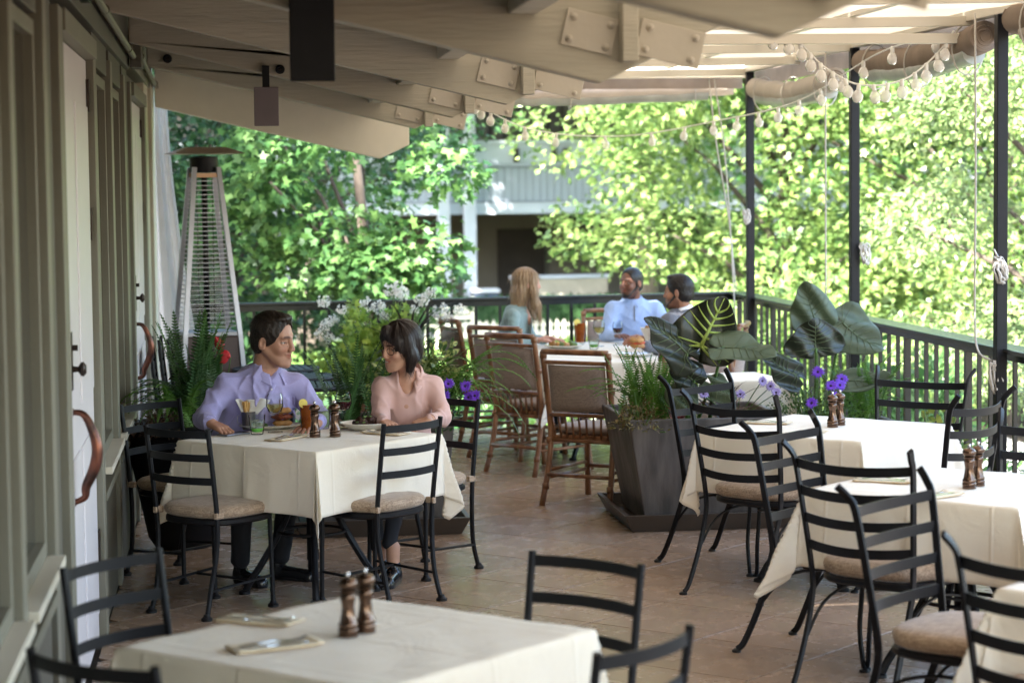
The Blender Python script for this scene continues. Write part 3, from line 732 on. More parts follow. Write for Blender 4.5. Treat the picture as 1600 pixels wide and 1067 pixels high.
MB().b2(-1.3, .9, -.1, .1, 0, 1.1).build('wall', mat('tan_render', (.42, .38, .30), rough=.9, var=.1), t)
MB().b2(-1.35, .95, -.14, .14, 1.105, 1.18).build('coping', PB, t, bevel=.01)
pk = thing('picket_fence', 'tiny white picket fence on the lawn seen under the back rail', 'fence', (6.4, 46.6, GZ))
pq = None
for i in range(26):
    if pq is None: pq = MB().prism([(-.035, 0), (.035, 0), (.035, .36), (0, .42), (-.035, .36)], 'y', -.01, .01).build('picket', CREAM, pk, loc=(-1.9, 0, 0))
    else: inst(pq, pk, (-1.9 + i * .15, 0, 0))
for z in (.1, .28): MB().b2(-1.95, 1.9, .012, .03, z, z + .04).build('fence_rail', CREAM, pk)
t = thing('garden_bench', 'white slatted garden bench standing on the lawn by the columns', 'bench', (4.4, 44.5, GZ + .02), .5)
for i in range(4): MB().b2(-.6, .6, -.2 + i * .11, -.12 + i * .11, .42, .45).build('seat_slat', CREAM, t)
for i in range(4): MB().b2(-.6, .6, .24, .27, .52 + i * .11, .60 + i * .11).build('back_slat', CREAM, t)
for sx in (-.56, .56):
    MB().b2(sx - .03, sx + .03, -.2, -.14, 0, .42).build('leg', CREAM, t); MB().b2(sx - .03, sx + .03, .19, .236, 0, .97).build('leg', CREAM, t)
# ------------------------------------------------------------------ wrought iron chairs
SEATF = weave('seat_weave', (.50, .38, .27), (.22, .15, .10), 260)
def cushion(w_, d_, h_, z):
    b = MB(); n = 32
    def sup(a, r): c, s_ = math.cos(a), math.sin(a); k = (abs(c) ** 3.2 + abs(s_) ** 3.2) ** (-1 / 3.2); return (c * k * r * w_ / 2, s_ * k * r * d_ / 2)
    prof = [(.02, 0), (.90, 0), (.975, h_ * .16), (1.0, h_ * .42), (1.0, h_ * .5), (.985, h_ * .72), (.93, h_ * .88), (.75, h_ * .98), (.4, h_ * 1.08), (.02, h_ * 1.1)]
    vs = []
    for r, zz in prof:
        for j in range(n):
            x, y = sup(2 * PI * j / n, r); vs.append((x, y, z + zz))
    k = len(prof)
    b.add(vs, [(i * n + j, i * n + (j + 1) % n, (i + 1) * n + (j + 1) % n, (i + 1) * n + j) for i in range(k - 1) for j in range(n)] + [tuple(range(n - 1, -1, -1)), tuple((k - 1) * n + j for j in range(n))])
    return b
def ring(w_, d_, z, ex=3.2, n=28):
    return [((abs(math.cos(a)) ** ex + abs(math.sin(a)) ** ex) ** (-1 / ex) * math.cos(a) * w_ / 2, (abs(math.cos(a)) ** ex + abs(math.sin(a)) ** ex) ** (-1 / ex) * math.sin(a) * d_ / 2, z) for a in np.linspace(0, 2 * PI, n + 1)[:-1]]
def slat(b, z, x, y, bow, h_, th=.006, lean=.0):
    pts = [(x * u, y - bow * (1 - u * u), z + lean * (1 - u * u)) for u in np.linspace(-1, 1, 13)]
    return b.bar(pts, h_, th, (0, 0, 1))
def chairA(label, group):
    t = thing('ladderback_chair', label, 'chair', group=group)
    for s_ in (-1, 1):
        MB().tube(spline([(s_ * .181, -.272, 0), (s_ * .176, -.235, .14), (s_ * .19, -.21, .30), (s_ * .197, -.208, .45), (s_ * .20, -.235, .68), (s_ * .202, -.263, .878)], 4), .0118, 8).build('rear_post', BLACK, t, smooth=40)
        MB().lathe([(.026, 0), (.026, .012), (.016, .020), (.013, .03)], (s_ * .181, -.272, 0), 14).build('foot', BLACK, t, smooth=35)
        MB().tube(spline([(s_ * .19, .158, 0), (s_ * .188, .155, .2), (s_ * .185, .15, .44)], 3), .0112, 8).build('front_leg', BLACK, t, smooth=40)
        MB().lathe([(.026, 0), (.026, .012), (.016, .020), (.013, .03)], (s_ * .19, .158, 0), 14).build('foot', BLACK, t, smooth=35)
        MB().tube([(s_ * .182, -.238, .13), (s_ * .188, .155, .15)], .007, 6).build('stretcher', BLACK, t)
        MB().box((s_ * .198, -.198, .475), (.022, .05, .03)).build('cushion_tie', SEATF, t, bevel=.004)
    MB().tube([(-.186, .03, .142), (.186, .03, .142)], .007, 6).build('stretcher', BLACK, t)
    MB().tube(ring(.42, .42, .438), .011, 6, sx=1.5, up=(0, 0, 1), closed=True).build('seat_frame', BLACK, t, smooth=40)
    for z, yy in ((.850, -.258), (.742, -.243), (.634, -.229)): slat(MB(), z, .199, yy, .042, .034).build('slat', BLACK, t, smooth=40)
    cushion(.45, .44, .062, .452).build('seat_cushion', SEATF, t, smooth=True)
    return t
def chairB(label, group):
    t = thing('ladderback_chair', label, 'chair', group=group)
    for s_ in (-1, 1):
        pts = spline([(s_ * .225, -.405, .012), (s_ * .218, -.372, .05), (s_ * .212, -.305, .20), (s_ * .215, -.245, .36), (s_ * .222, -.232, .47), (s_ * .240, -.262, .70), (s_ * .256, -.292, .89), (s_ * .262, -.315, .94), (s_ * .278, -.352, .980)], 4)
        n = len(pts); MB()._bar(pts, .026, .014, Vector((s_ * .1, 1, .1))).build('rear_post', BLACK, t, bevel=.003)
        MB().lathe([(.019, 0), (.019, .010), (.010, .016)], (s_ * .226, -.408, 0), 12).build('foot', BLACK, t, smooth=35)
        pts = spline([(s_ * .250, .215, .012), (s_ * .235, .20, .045), (s_ * .215, .175, .16), (s_ * .207, .18, .30), (s_ * .205, .19, .45)], 4)
        MB().tube(pts, .0105, 7).build('front_leg', BLACK, t, smooth=40)
        MB().lathe([(.019, 0), (.019, .010), (.010, .016)], (s_ * .254, .218, 0), 12).build('foot', BLACK, t, smooth=35)
        MB().tube(spline([(s_ * .212, -.30, .21), (s_ * .205, -.18, .34), (s_ * .20, 0, .385), (s_ * .206, .178, .36)], 4), .0065, 6).build('brace', BLACK, t, smooth=40)
    MB().tube(spline([(-.21, .18, .34), (0, .05, .375), (.21, .18, .34)], 5), .0065, 6).build('brace', BLACK, t, smooth=40)
    MB().tube(ring(.46, .46, .445), .011, 6, sx=1.4, up=(0, 0, 1), closed=True).build('seat_frame', BLACK, t, smooth=40)
    for z, yy, xx in ((.895, -.290, .252), (.790, -.276, .245), (.685, -.261, .237), (.580, -.246, .229)): slat(MB(), z, xx, yy, .055, .036, lean=-.012).build('slat', BLACK, t, smooth=40)
    cushion(.49, .47, .068, .458).build('seat_cushion', SEATF, t, smooth=True)
    return t
R = math.radians
gA, gB = 'plain-post ladder-back iron chairs at the left tables', 'horn-tipped ladder-back iron chairs at the right tables'
a0 = chairA('black iron chair on the near left side of the couple’s table, cushion showing', gA)
spA = [(-.096, 10.483, -44.3, None), (.628, 10.533, 44.6, 'black iron chair on the near right side of the couple’s table, back to the camera'),
 (-.177, 6.474, -130.5, 'black iron chair standing between the wall and the far left side of the foreground table'), (-.174, 5.41, -41.8, 'black iron chair cut by the bottom edge in the lower left corner'),
 (.811, 6.206, 132.9, 'black iron chair whose back rises behind the right corner of the foreground table'), (.77, 5.383, 46.3, 'black iron chair in front of the foreground table, cut by the bottom edge'),
 (-.258, 11.40, -134.8, 'black iron chair the man in the lavender shirt sits on'), (.90, 11.26, 134.8, 'black iron chair the woman in the pink blouse sits on')]
for i, (x, y, an, l) in enumerate(spA):
    if i == 0: a0.location = (x, y, 0); a0.rotation_euler = (0, 0, R(an))
    else: copy_tree(a0, (x, y, 0), R(an), l)
b0 = chairB('black horn-tipped iron chair facing the camera right beside the large tapered planter', gB)
spB = [(2.595, 11.171, -140.9, None), (2.564, 10.5, -49.6, 'horn-tipped iron chair with round tan cushion just right of the large planter'),
 (2.51, 8.939, -135.6, 'black horn-tipped iron chair turned sideways between the two right-hand tables'), (2.511, 8.307, -47.5, 'black horn-tipped iron chair with large tan cushion in front of the middle right table'),
 (2.371, 6.944, -135.9, 'black horn-tipped iron chair overlapping the one with the large cushion, nearer the camera'), (2.396, 6.037, -45.2, 'black horn-tipped iron chair cut by the right edge at the corner table'),
 (3.398, 11.159, 138.8, 'wide-backed horn-tipped iron chair facing us behind the far right table'), (3.256, 10.317, 43.0, 'horn-tipped iron chair on the railing side of the far right table, slats curving away'),
 (3.229, 8.817, 135.1, 'horn-tipped iron chair at the right edge behind the middle right table')]
for i, (x, y, an, l) in enumerate(spB):
    if i == 0: b0.location = (x, y, 0); b0.rotation_euler = (0, 0, R(an))
    else: copy_tree(b0, (x, y, 0), R(an), l)

# ------------------------------------------------------------------ tables and their cloths
CLOTH = mat('tablecloth', (.80, .73, .61), rough=.85, var=.05, vscale=3, sheen=.2)
def creases(M):
    n = M.node_tree; L = n.links.new; tc = n.nodes.new('ShaderNodeTexCoord'); sp = n.nodes.new('ShaderNodeSeparateXYZ'); L(tc.outputs['Object'], sp.inputs[0]); hs = []
    for ax in (0, 1):
        pp = n.nodes.new('ShaderNodeMath'); pp.operation = 'PINGPONG'; pp.inputs[1].default_value = .175; L(sp.outputs[ax], pp.inputs[0])
        mr = n.nodes.new('ShaderNodeMapRange'); mr.interpolation_type = 'SMOOTHSTEP'; mr.inputs[1].default_value = 0; mr.inputs[2].default_value = .012; mr.inputs[3].default_value = 1; mr.inputs[4].default_value = 0; L(pp.outputs[0], mr.inputs[0]); hs.append(mr.outputs[0])
    nz = n.nodes.new('ShaderNodeTexNoise'); nz.inputs['Scale'].default_value = 5; nz.inputs['Detail'].default_value = 6; nz.inputs['Distortion'].default_value = 1.5; L(tc.outputs['Object'], nz.inputs['Vector'])
    nf = n.nodes.new('ShaderNodeTexNoise'); nf.inputs['Scale'].default_value = 350; L(tc.outputs['Object'], nf.inputs['Vector'])
    a = n.nodes.new('ShaderNodeMath'); a.operation = 'ADD'; L(hs[0], a.inputs[0]); L(hs[1], a.inputs[1])
    a2 = n.nodes.new('ShaderNodeMath'); a2.operation = 'MULTIPLY_ADD'; L(nz.outputs[0], a2.inputs[0]); a2.inputs[1].default_value = 3.2; L(a.outputs[0], a2.inputs[2])
    a3 = n.nodes.new('ShaderNodeMath'); a3.operation = 'MULTIPLY_ADD'; L(nf.outputs[0], a3.inputs[0]); a3.inputs[1].default_value = .35; L(a2.outputs[0], a3.inputs[2])
    bp = n.nodes.new('ShaderNodeBump'); bp.inputs['Strength'].default_value = .55; bp.inputs['Distance'].default_value = .0035; L(a3.outputs[0], bp.inputs['Height']); L(bp.outputs[0], n.nodes['Principled BSDF'].inputs['Normal'])
creases(CLOTH)
TOPM = mat('table_top_wood', (.20, .13, .08), rough=.6, var=.3)
def table(x, y, rz, sx, sy, label, seed):
    t = thing('dining_table', label, 'table', (x, y, 0), rz, 'cloth-covered dining tables')
    MB().b2(-sx / 2 + .01, sx / 2 - .01, -sy / 2 + .01, sy / 2 - .01, .722, .752).build('tabletop', TOPM, t, bevel=.008)
    MB().tube([(0, 0, .16), (0, 0, .72)], .03, 12).build('pedestal', BLACK, t, smooth=40)
    MB().tube([(.16 * math.cos(a), .16 * math.sin(a), .30) for a in np.linspace(0, 2 * PI, 21)[:-1]], .008, 6, closed=True).build('ring', BLACK, t, smooth=40)
    for k in range(4):
        a = PI / 2 * k + PI / 4; c, s_ = math.cos(a), math.sin(a)
        MB().tube(spline([(c * .05, s_ * .05, .60), (c * .13, s_ * .13, .36), (c * .24, s_ * .24, .16), (c * .30, s_ * .30, .07), (c * .33, s_ * .33, .012)], 4), .017, 8).build('leg', BLACK, t, smooth=40)
        MB().lathe([(.028, 0), (.028, .014), (.018, .02)], (c * .335, s_ * .335, 0), 14).build('foot', BLACK, t, smooth=35)
    return t
def cloth(x, y, rz, sx, sy, label, seed, over=.305, group='cream tablecloths', n=90):
    q = random.Random(seed); ph = [q.uniform(0, 6.28) for _ in range(12)]
    hx, hy = sx / 2, sy / 2; ZT = .758
    def fn(u, v):
        # denser near the edges
        X = (u * 2 - 1) * (hx + over); Y = (v * 2 - 1) * (hy + over)
        dx, dy = max(abs(X) - hx, 0), max(abs(Y) - hy, 0); gx, gy = math.copysign(1, X), math.copysign(1, Y)
        cx, cy = max(-hx, min(hx, X)), max(-hy, min(hy, Y))
        r = math.hypot(dx, dy)
        wr = .0022 * math.sin(X * 23 + ph[0] + 2 * math.sin(Y * 7)) * math.sin(Y * 19 + ph[1])
        if r < 1e-6: return (X, Y, ZT + wr * .8)
        fx = dx / r; fy = dy / r; ed = 1 - math.exp(-r / .02)
        s_along = (Y if dx > dy else X)
        # soft vertical folds on the sides, a big lobe at each corner
        fold = .012 * math.sin(s_along * 11 + ph[2 + (gx > 0) + 2 * (gy > 0)]) * (r / over) * (1 - min(1, 2 * fx * fy)) + .005 * math.sin(s_along * 31 + ph[7] + 2 * math.sin(s_along * 9)) * (r / over)
        lobe = (.24 + .22 * math.sin(ph[8] + gx * 2 + 3 * gy)) * fx * fy * r * 1.2 + .30 * fx * fy * r * math.sin(fx * fx * 11 + ph[9] + gx)
        out = .006 * ed + fold + .05 * r
        px = cx + gx * (out * fx + lobe * .72) ; py = cy + gy * (out * fy + lobe * .72)
        z = ZT - max(0, r - .006) + .004 * math.exp(-r / .01) - .0
        
        return (px, py, z)
    us = np.concatenate([np.linspace(0, over / (sx + 2 * over), 22)[:-1], np.linspace(over / (sx + 2 * over), 1 - over / (sx + 2 * over), 36), 1 - np.linspace(0, over / (sx + 2 * over), 22)[:-1][::-1]])
    vs_ = np.concatenate([np.linspace(0, over / (sy + 2 * over), 22)[:-1], np.linspace(over / (sy + 2 * over), 1 - over / (sy + 2 * over), 36), 1 - np.linspace(0, over / (sy + 2 * over), 22)[:-1][::-1]])
    V = np.array([fn(a, b_) for a in us for b_ in vs_]); k = len(vs_)
    F = np.array([(i * k + j, (i + 1) * k + j, (i + 1) * k + j + 1, i * k + j + 1) for i in range(len(us) - 1) for j in range(k - 1)])
    o = npmesh('tablecloth', V, F, CLOTH); o.location = (x, y, 0); o.rotation_euler = (0, 0, rz)
    sb = o.modifiers.new('solid', 'SOLIDIFY'); sb.thickness = .0015
    return tag(o, label, 'tablecloth', group)
Q = PI / 4
T = [(.314, 5.915, 'foreground dining table at lower left under a cream cloth', 'cream cloth on the foreground table with no diners, bottom left'),
 (.353, 10.815, 'couple’s dining table under a cream cloth', 'cream cloth hanging in a long point on the couple’s table'),
 (2.881, 10.685, 'far right dining table beside the elephant-ear planter', 'cream cloth on the far right table by the railing'),
 (2.849, 8.50, 'middle right dining table', 'cream cloth on the middle right table, mills near its centre'),
 (2.86, 6.30, 'corner dining table at lower right, mostly out of frame', 'cream cloth in the bottom right corner with a yellowish hanging point')]
for i, (x, y, l1, l2) in enumerate(T):
    table(x, y, Q, .90, .90, l1, i); cloth(x, y, Q, .905, .905, l2, i + 40)
table(2.62, 15.95, 0, .95, 2.05, 'long dining table of the three diners at the back', 9); cloth(2.62, 15.95, 0, .955, 2.055, 'cream cloth on the long table where the three diners sit', 60)
table(3.02, 13.62, .1, .62, .62, 'small table half hidden behind the elephant-ear leaves', 10); cloth(3.02, 13.62, .1, .625, .625, 'cream cloth on the small table seen behind the elephant-ear leaves', 61)

# ------------------------------------------------------------------ rattan chairs
RAT = mat('rattan', (.32, .155, .075), rough=.28, col2=(.12, .05, .025), vscale=14, stretch=(1, 1, .3))
RFAB = weave('brown_upholstery', (.34, .265, .225), (.20, .15, .125), 300)
def rattan(label, group):
    t = thing('rattan_chair', label, 'chair', group=group)
    for s_ in (-1, 1):
        MB().tube(spline([(s_ * .235, -.33, 0), (s_ * .222, -.27, .22), (s_ * .218, -.24, .44), (s_ * .222, -.27, .68), (s_ * .228, -.315, .945)], 4), .019, 9).build('rear_post', RAT, t, smooth=True)
        MB().tube(spline([(s_ * .225, .24, 0), (s_ * .215, .22, .22), (s_ * .21, .21, .42)], 4), .020, 9).build('front_leg', RAT, t, smooth=True)
        for z in (.17, .215): MB().tube([(s_ * .224, -.285, z), (s_ * .218, .225, z)], .0105, 7).build('stretcher', RAT, t, smooth=True)
        for z in (.12, .40, .72, .93):
            yy = -.29 if z < .3 else (-.243 if z < .5 else -.265 - (z - .7) * .2)
            if z == .12: yy = -.298
            MB().tube([(s_ * .226, yy, z - .02), (s_ * .226, yy, z + .02)], .0225, 9).build('binding', RAT, t, smooth=True)
    for y_, z in ((-.285, .19), (.225, .19), (-.243, .40), (.21, .40)): MB().tube([(-.218, y_, z), (.218, y_, z)], .0125, 7).build('stretcher', RAT, t, smooth=True)
    for z, yy, rr_ in ((.950, -.316, .018), (.885, -.302, .013), (.56, -.253, .013)):
        MB().tube(spline([(-.228, yy, z), (-.1, yy - .03, z + .003), (.1, yy - .03, z + .003), (.228, yy, z)], 4), rr_, 8).build('back_rail', RAT, t, smooth=True)
    for i in range(9):
        u = -1 + 2 * i / 8; MB().tube([(u * .185, -.243 - .012 * (1 - u * u), .42), (u * .20, -.255 - .022 * (1 - u * u), .56)], .0085, 6).build('spindle', RAT, t, smooth=True)
    MB().b2(-.215, .215, -.245, .215, .405, .435).build('seat_frame', RAT, t, bevel=.01)
    cushion(.47, .47, .055, .437).build('seat_cushion', RFAB, t, smooth=True)
    bk = MB()
    def pad(u, v, off):
        x = (u * 2 - 1) * .198; z = .585 + .285 * v
        e_ = min(1, min(u, 1 - u, v, 1 - v) * 12) ** .5
        return (x, -.262 - (z - .585) * .14 - .028 * (1 - (u * 2 - 1) ** 2) + off * e_ * .022, z)
    bk.grid(lambda u, v: pad(u, v, 1), 14, 12); bk.grid(lambda u, v: pad(1 - u, v, -1), 14, 12)
    bk.build('back_cushion', RFAB, t, smooth=True)
    return t
gR = 'rattan chairs with brown cushions at the back table'
r0 = rattan('rattan chair in full view nearest the large planter, back turned three quarters', gR)
spR = [(2.24, 13.62, -38), (2.10, 15.22, -52, 'rattan chair, second from the front along the left side of the back table'), (2.06, 16.1, -44, 'rattan chair pushed in between its neighbour and the blonde woman'),
 (1.93, 17.0, -78, 'rattan chair the blonde woman sits on, half behind the plants'), (2.98, 17.48, 172, 'rattan chair the man in the light blue sweater sits on by the back rail'),
 (3.34, 15.85, 70, 'rattan chair the man in the grey jacket sits on'), (3.05, 14.25, 180, 'rattan chair facing us behind the small table, its top between the big leaves')]
for i, s_ in enumerate(spR):
    if i == 0: r0.location = (s_[0], s_[1], 0); r0.rotation_euler = (0, 0, R(s_[2]))
    else: copy_tree(r0, (s_[0], s_[1], 0), R(s_[2]), s_[3])

# ------------------------------------------------------------------ pyramid patio heater
ht = thing('patio_heater', 'tall steel pyramid patio heater with wire guard and glass tube', 'patio heater', (-.2, 16.0, 0), R(12))
HB = mat('heater_base', (.075, .045, .04), rough=.4, var=.1)
MB().prism([(-.24, 0), (.24, 0), (.185, .93), (-.185, .93)], 'y', -.2, .2).build('base_panel', HB, ht, bevel=.01)
MB().b2(-.19, .19, -.19, .19, .935, .96).build('burner_plate', STEEL, ht)
for sx in (-1, 1):
    for sy in (-1, 1):
        MB().tube([(sx * .262, sy * .235, 0), (sx * .195, sy * .195, .94), (sx * .085, sy * .085, 2.12)], .016, 4, sx=1).build('corner_leg', STEEL, ht)
for k in range(34):
    z = 1.0 + k * .032; f_ = .19 - (z - .94) * (.105 / 1.18) - .004
    MB().tube([(-f_, -f_, z), (f_, -f_, z), (f_, f_, z), (-f_, f_, z)], .0022, 4, closed=True).build('guard_wire', STEEL, ht)
MB().tube([(0, 0, .96), (0, 0, 2.08)], .058, 24, cap=False).build('glass_tube', glassmat('tube_glass', (.9, .93, .9), .02), ht, smooth=True)
MB().tube([(0, 0, .97), (0, 0, 2.05)], .022, 10).build('inner_tube', BLACK, ht, smooth=True)
MB().lathe([(.095, 2.085), (.10, 2.10), (.10, 2.19), (.07, 2.20)], n=24).build('collar', BLACK, ht, smooth=35)
MB().b2(-.09, .09, -.09, .09, 2.05, 2.08).build('guard_top', mat('copper_band', (.45, .28, .18), rough=.4, metal=.6), ht)
MB().add([(-.25, -.25, 2.215), (.25, -.25, 2.215), (.25, .25, 2.215), (-.25, .25, 2.215), (-.13, -.13, 2.262), (.13, -.13, 2.262), (.13, .13, 2.262), (-.13, .13, 2.262)],
 [(3, 2, 1, 0), (0, 1, 5, 4), (1, 2, 6, 5), (2, 3, 7, 6), (3, 0, 4, 7), (4, 5, 6, 7)]).build('reflector', mat('reflector', (.62, .48, .38), rough=.4, metal=.3, var=.1), ht, bevel=.004)
for x in (-.05, .05): MB().lathe([(.012, 0), (.009, .02)], (x, 0, 2.262), 8).build('nut', STEEL, ht)
# nested black round cafe tables
gT = 'black round metal cafe tables in a row'
def cafe(label):
    t = thing('cafe_table', label, 'table', group=gT)
    b_ = MB(); b_.lathe([(.30, -.012), (.305, 0), (.30, .012), (.288, .012), (.288, -.012)], n=40)
    b_.build('rim', BLACK, t, smooth=35)
    for i in range(11):
        x = -.26 + i * .052; L = math.sqrt(.288 ** 2 - min(.285, abs(x) + .018) ** 2)
        MB().b2(x - .021, x + .021, -L, L, .002, .010).build('slat', BLACK, t)
    MB().tube([(0, 0, -.70), (0, 0, -.012)], .022, 10).build('pole', BLACK, t, smooth=True)
    MB().lathe([(.2, -.72), (.2, -.705), (.04, -.69), (.03, -.66)], n=24).build('base', BLACK, t, smooth=35)
    return t
c0 = cafe('nearest of the black round cafe tables behind the couple, slatted top catching light'); c0.location = (.42, 14.05, .835 - .115)
copy_tree(c0, (.36, 14.75, .72), .3, 'middle of the three black round cafe tables'); copy_tree(c0, (.27, 15.45, .72), .1, 'farthest of the three black round cafe tables')
# folded loungers leaning on the wall
fp = thing('folded_panels', 'dark slatted folded chairs leaning against the wall by the curtain', 'folded chairs', (-.44, 14.4, 0))
for k in range(4):
    x = -.10 + k * .055
    for j in range(9):
        z = .12 + j * .1
        MB().box((x + (.95 - z) * .10, k * .05, z), (.014, .42, .075), rot=Matrix.Rotation(-.1, 3, 'Y')).build('slat', mat('slate_slat', (.035, .04, .055), rough=.35), fp)
    for s_ in (-.22, .22): MB().tube([(x + .10, s_ + k * .05, 0), (x, s_ + k * .05, 1.02)], .010, 6).build('frame', BLACK, fp)
# ------------------------------------------------------------------ planters
SLATE = mat('slate_planter', (.13, .112, .10), rough=.5, rvar=.12, col2=(.06, .052, .047), vscale=5, bump=.35, bscale=12, stretch=(2.5, 2.5, .35), clamp=(.35, .65))
SOILP = mat('potting_moss', (.13, .085, .05), rough=1, var=.6, vscale=30, bump=1, bscale=60)
def planter(x, y, hb, hty, H, label, ht_=None):
    t = thing('planter', label, 'planter', (x, y, 0), 0, 'dark stone planters')
    b = MB(); tr = hb + .09
    b.add([(-tr, -tr, 0), (tr, -tr, 0), (tr, tr, 0), (-tr, tr, 0), (-tr - .05, -tr - .05, .10), (tr + .05, -tr - .05, .10), (tr + .05, tr + .05, .10), (-tr - .05, tr + .05, .10),
           (-tr - .02, -tr - .02, .10), (tr + .02, -tr - .02, .10), (tr + .02, tr + .02, .10), (-tr - .02, tr + .02, .10), (-tr, -tr, .03), (tr, -tr, .03), (tr, tr, .03), (-tr, tr, .03)],
          [(3, 2, 1, 0)] + [(i + 4 * k, (i + 1) % 4 + 4 * k, (i + 1) % 4 + 4 * k + 4, i + 4 * k + 4) for k in range(3) for i in range(4)] + [(12, 13, 14, 15)])
    b.build('saucer', mat('saucer', (.06, .045, .035), rough=.45, var=.15), t, bevel=.004)
    a, c, i_ = hb, hty, hty - .035
    b = MB().add([(-a, -a, .035), (a, -a, .035), (a, a, .035), (-a, a, .035), (-c, -c, H), (c, -c, H), (c, c, H), (-c, c, H), (-i_, -i_, H), (i_, -i_, H), (i_, i_, H), (-i_, i_, H), (-i_, -i_, H - .06), (i_, -i_, H - .06), (i_, i_, H - .06), (-i_, i_, H - .06)],
          [(3, 2, 1, 0)] + [(q + 4 * k, (q + 1) % 4 + 4 * k, (q + 1) % 4 + 4 * k + 4, q + 4 * k + 4) for k in range(3) for q in range(4)])
    b.build('pot', SLATE, t, bevel=.008)
    MB().grid(lambda u, v: ((u * 2 - 1) * i_ * .995, (v * 2 - 1) * i_ * .995, H - .05 + .02 * math.sin(u * 9) * math.sin(v * 8)), 12, 12).build('soil', SOILP, t, smooth=True)
    return t
planter(.80, 12.93, .36, .42, .62, 'square dark planter with tray behind the seated woman')
planter(2.66, 12.80, .36, .47, .64, 'big tapered dark stone planter with elephant ears and upright ferns')
planter(3.50, 13.05, .30, .36, .56, 'planter of elephant ears and purple daisies against the right railing')
t = thing('round_pot', 'dark round pot of fern between the wall and the seated man', 'planter', (-.31, 12.35, 0), 0)
MB().lathe([(.15, 0), (.19, .06), (.27, .45), (.30, .62), (.325, .64), (.33, .68), (.30, .69), (.285, .64), (.27, .63)], n=36).build('pot', BLACK, t, smooth=40)
MB().lathe([(.001, .645), (.15, .65), (.27, .635)], n=24).build('soil', SOILP, t)
t = thing('round_pot', 'pot of geraniums with painted-in sunlight standing by the back railing', 'planter', (1.13, 17.0, 0), 0)
MB().lathe([(.18, 0), (.25, .3), (.30, .36), (.27, .37)], n=28).build('pot', mat('clay', (.25, .12, .07), rough=.8, var=.2), t, smooth=40)
MB().lathe([(.001, .35), (.26, .34)], n=20).build('soil', SOILP, t)

# ------------------------------------------------------------------ ferns
FG = mat('fern_green', (.15, .30, .05), rough=.5, col2=(.08, .19, .03), vscale=6, objrand=.35, transl=.35)
FD = mat('fern_dark', (.075, .17, .04), rough=.5, col2=(.04, .10, .03), vscale=6, objrand=.35, transl=.3)
STEM = mat('green_stem', (.10, .20, .05), rough=.5, var=.3)
def frond_mesh(L, bend, wid, m, npin=44, seed=0, ph0=.12, name='frond'):
    q = random.Random(seed); n = npin; P = [Vector((0, 0, 0))]; T = []
    for i in range(n + 1):
        a = ph0 + bend * (i / n) ** 1.5; d_ = Vector((0, math.sin(a), math.cos(a))); T.append(d_); P.append(P[-1] + d_ * L / n)
    b = MB(); b.tube([P[i] for i in range(0, n + 2, 4)], [.0028 * (1 - .6 * i / n) for i in range(0, n + 2, 4)], 4)
    for i in range(2, n):
        u = i / n; w_ = wid * 1.15 * (min(1, u * 5) * (1 - u ** 3) + .08) * q.uniform(.9, 1.1); th = L / n * .34
        d_ = T[i]; nrm = Vector((0, -d_.z, d_.y))
        for s_ in (-1, 1):
            o = P[i]; e_ = o + Vector((s_ * w_, 0, 0)) + d_ * w_ * .35 + nrm * q.uniform(-.25, .15) * w_
            md = (o + e_) / 2 + nrm * .003
            b.add([o - d_ * th, md - d_ * th * 1.1, e_, md + d_ * th * .9, o + d_ * th], [(0, 1, 2, 3, 4)] if s_ > 0 else [(4, 3, 2, 1, 0)])
    return b
def fern(label, loc, spec, m, seed=1, group='ferns in the planters'):
    """spec: list of (count, length, bend, width, spread radius, azimuth centre, azimuth half-range, lean)"""
    q = random.Random(seed); t = thing('fern', label, 'fern', loc, 0, group)
    for (cnt, L, bend, wid, sp, az, rng, lean) in spec:
        protos = []
        for k in range(cnt):
            a = az + q.uniform(-rng, rng); r = sp * math.sqrt(q.random())
            p = (r * math.sin(q.uniform(0, 6.28)), r * math.cos(q.uniform(0, 6.28)), 0)
            rot = (q.uniform(-.12, .12) - lean * q.uniform(.5, 1.2), 0, -a); s_ = q.uniform(.72, 1.12)
            if len(protos) < 3:
                o = frond_mesh(L, bend * q.uniform(.85, 1.2), wid, m, seed=q.randint(0, 999), npin=int(20 + L * 26)).build('frond', m, t); protos.append(o)
                o.location = p; o.rotation_euler = rot; o.scale = (s_,) * 3
            else: inst(q.choice(protos), t, p, rot, s_)
    return t
fern('tall upright bright ferns at the left of the elephant-ear planter', (2.34, 12.55, .58), [(36, .46, .35, .032, .15, 0, 3.1, .12), (11, .56, 1.7, .030, .14, -1.7, .9, .2)], FG, 2)
fern('tall feathery fern standing behind the man’s shoulder by the heater', (-.20, 12.42, .66), [(30, .62, .22, .042, .11, 0, 3.1, .10), (14, .50, 1.7, .036, .14, -1.6, .9, .3)], FD, 3)
fern('arching fern spilling from the round pot towards the wall', (-.36, 12.22, .66), [(16, .46, 1.9, .03, .15, -2.2, 1.6, .35)], FG, 4)
fern('fern with long trailing fronds hanging right of the seated woman', (1.12, 12.72, .66), [(18, .72, 2.3, .024, .10, 1.9, .8, .35), (12, .50, 1.3, .026, .14, 1.0, 1.6, .2)], FG, 5)
fern('dark upright fern just left of the seated woman', (.68, 12.62, .60), [(26, .52, .4, .03, .13, 0, 3.1, .18)], FD, 6)
fern('fern at the right of the purple daisies by the railing', (3.66, 12.85, .52), [(24, .46, .6, .03, .14, 0, 3.1, .15), (10, .5, 1.6, .03, .14, 1.5, 1.0, .3)], FG, 7)

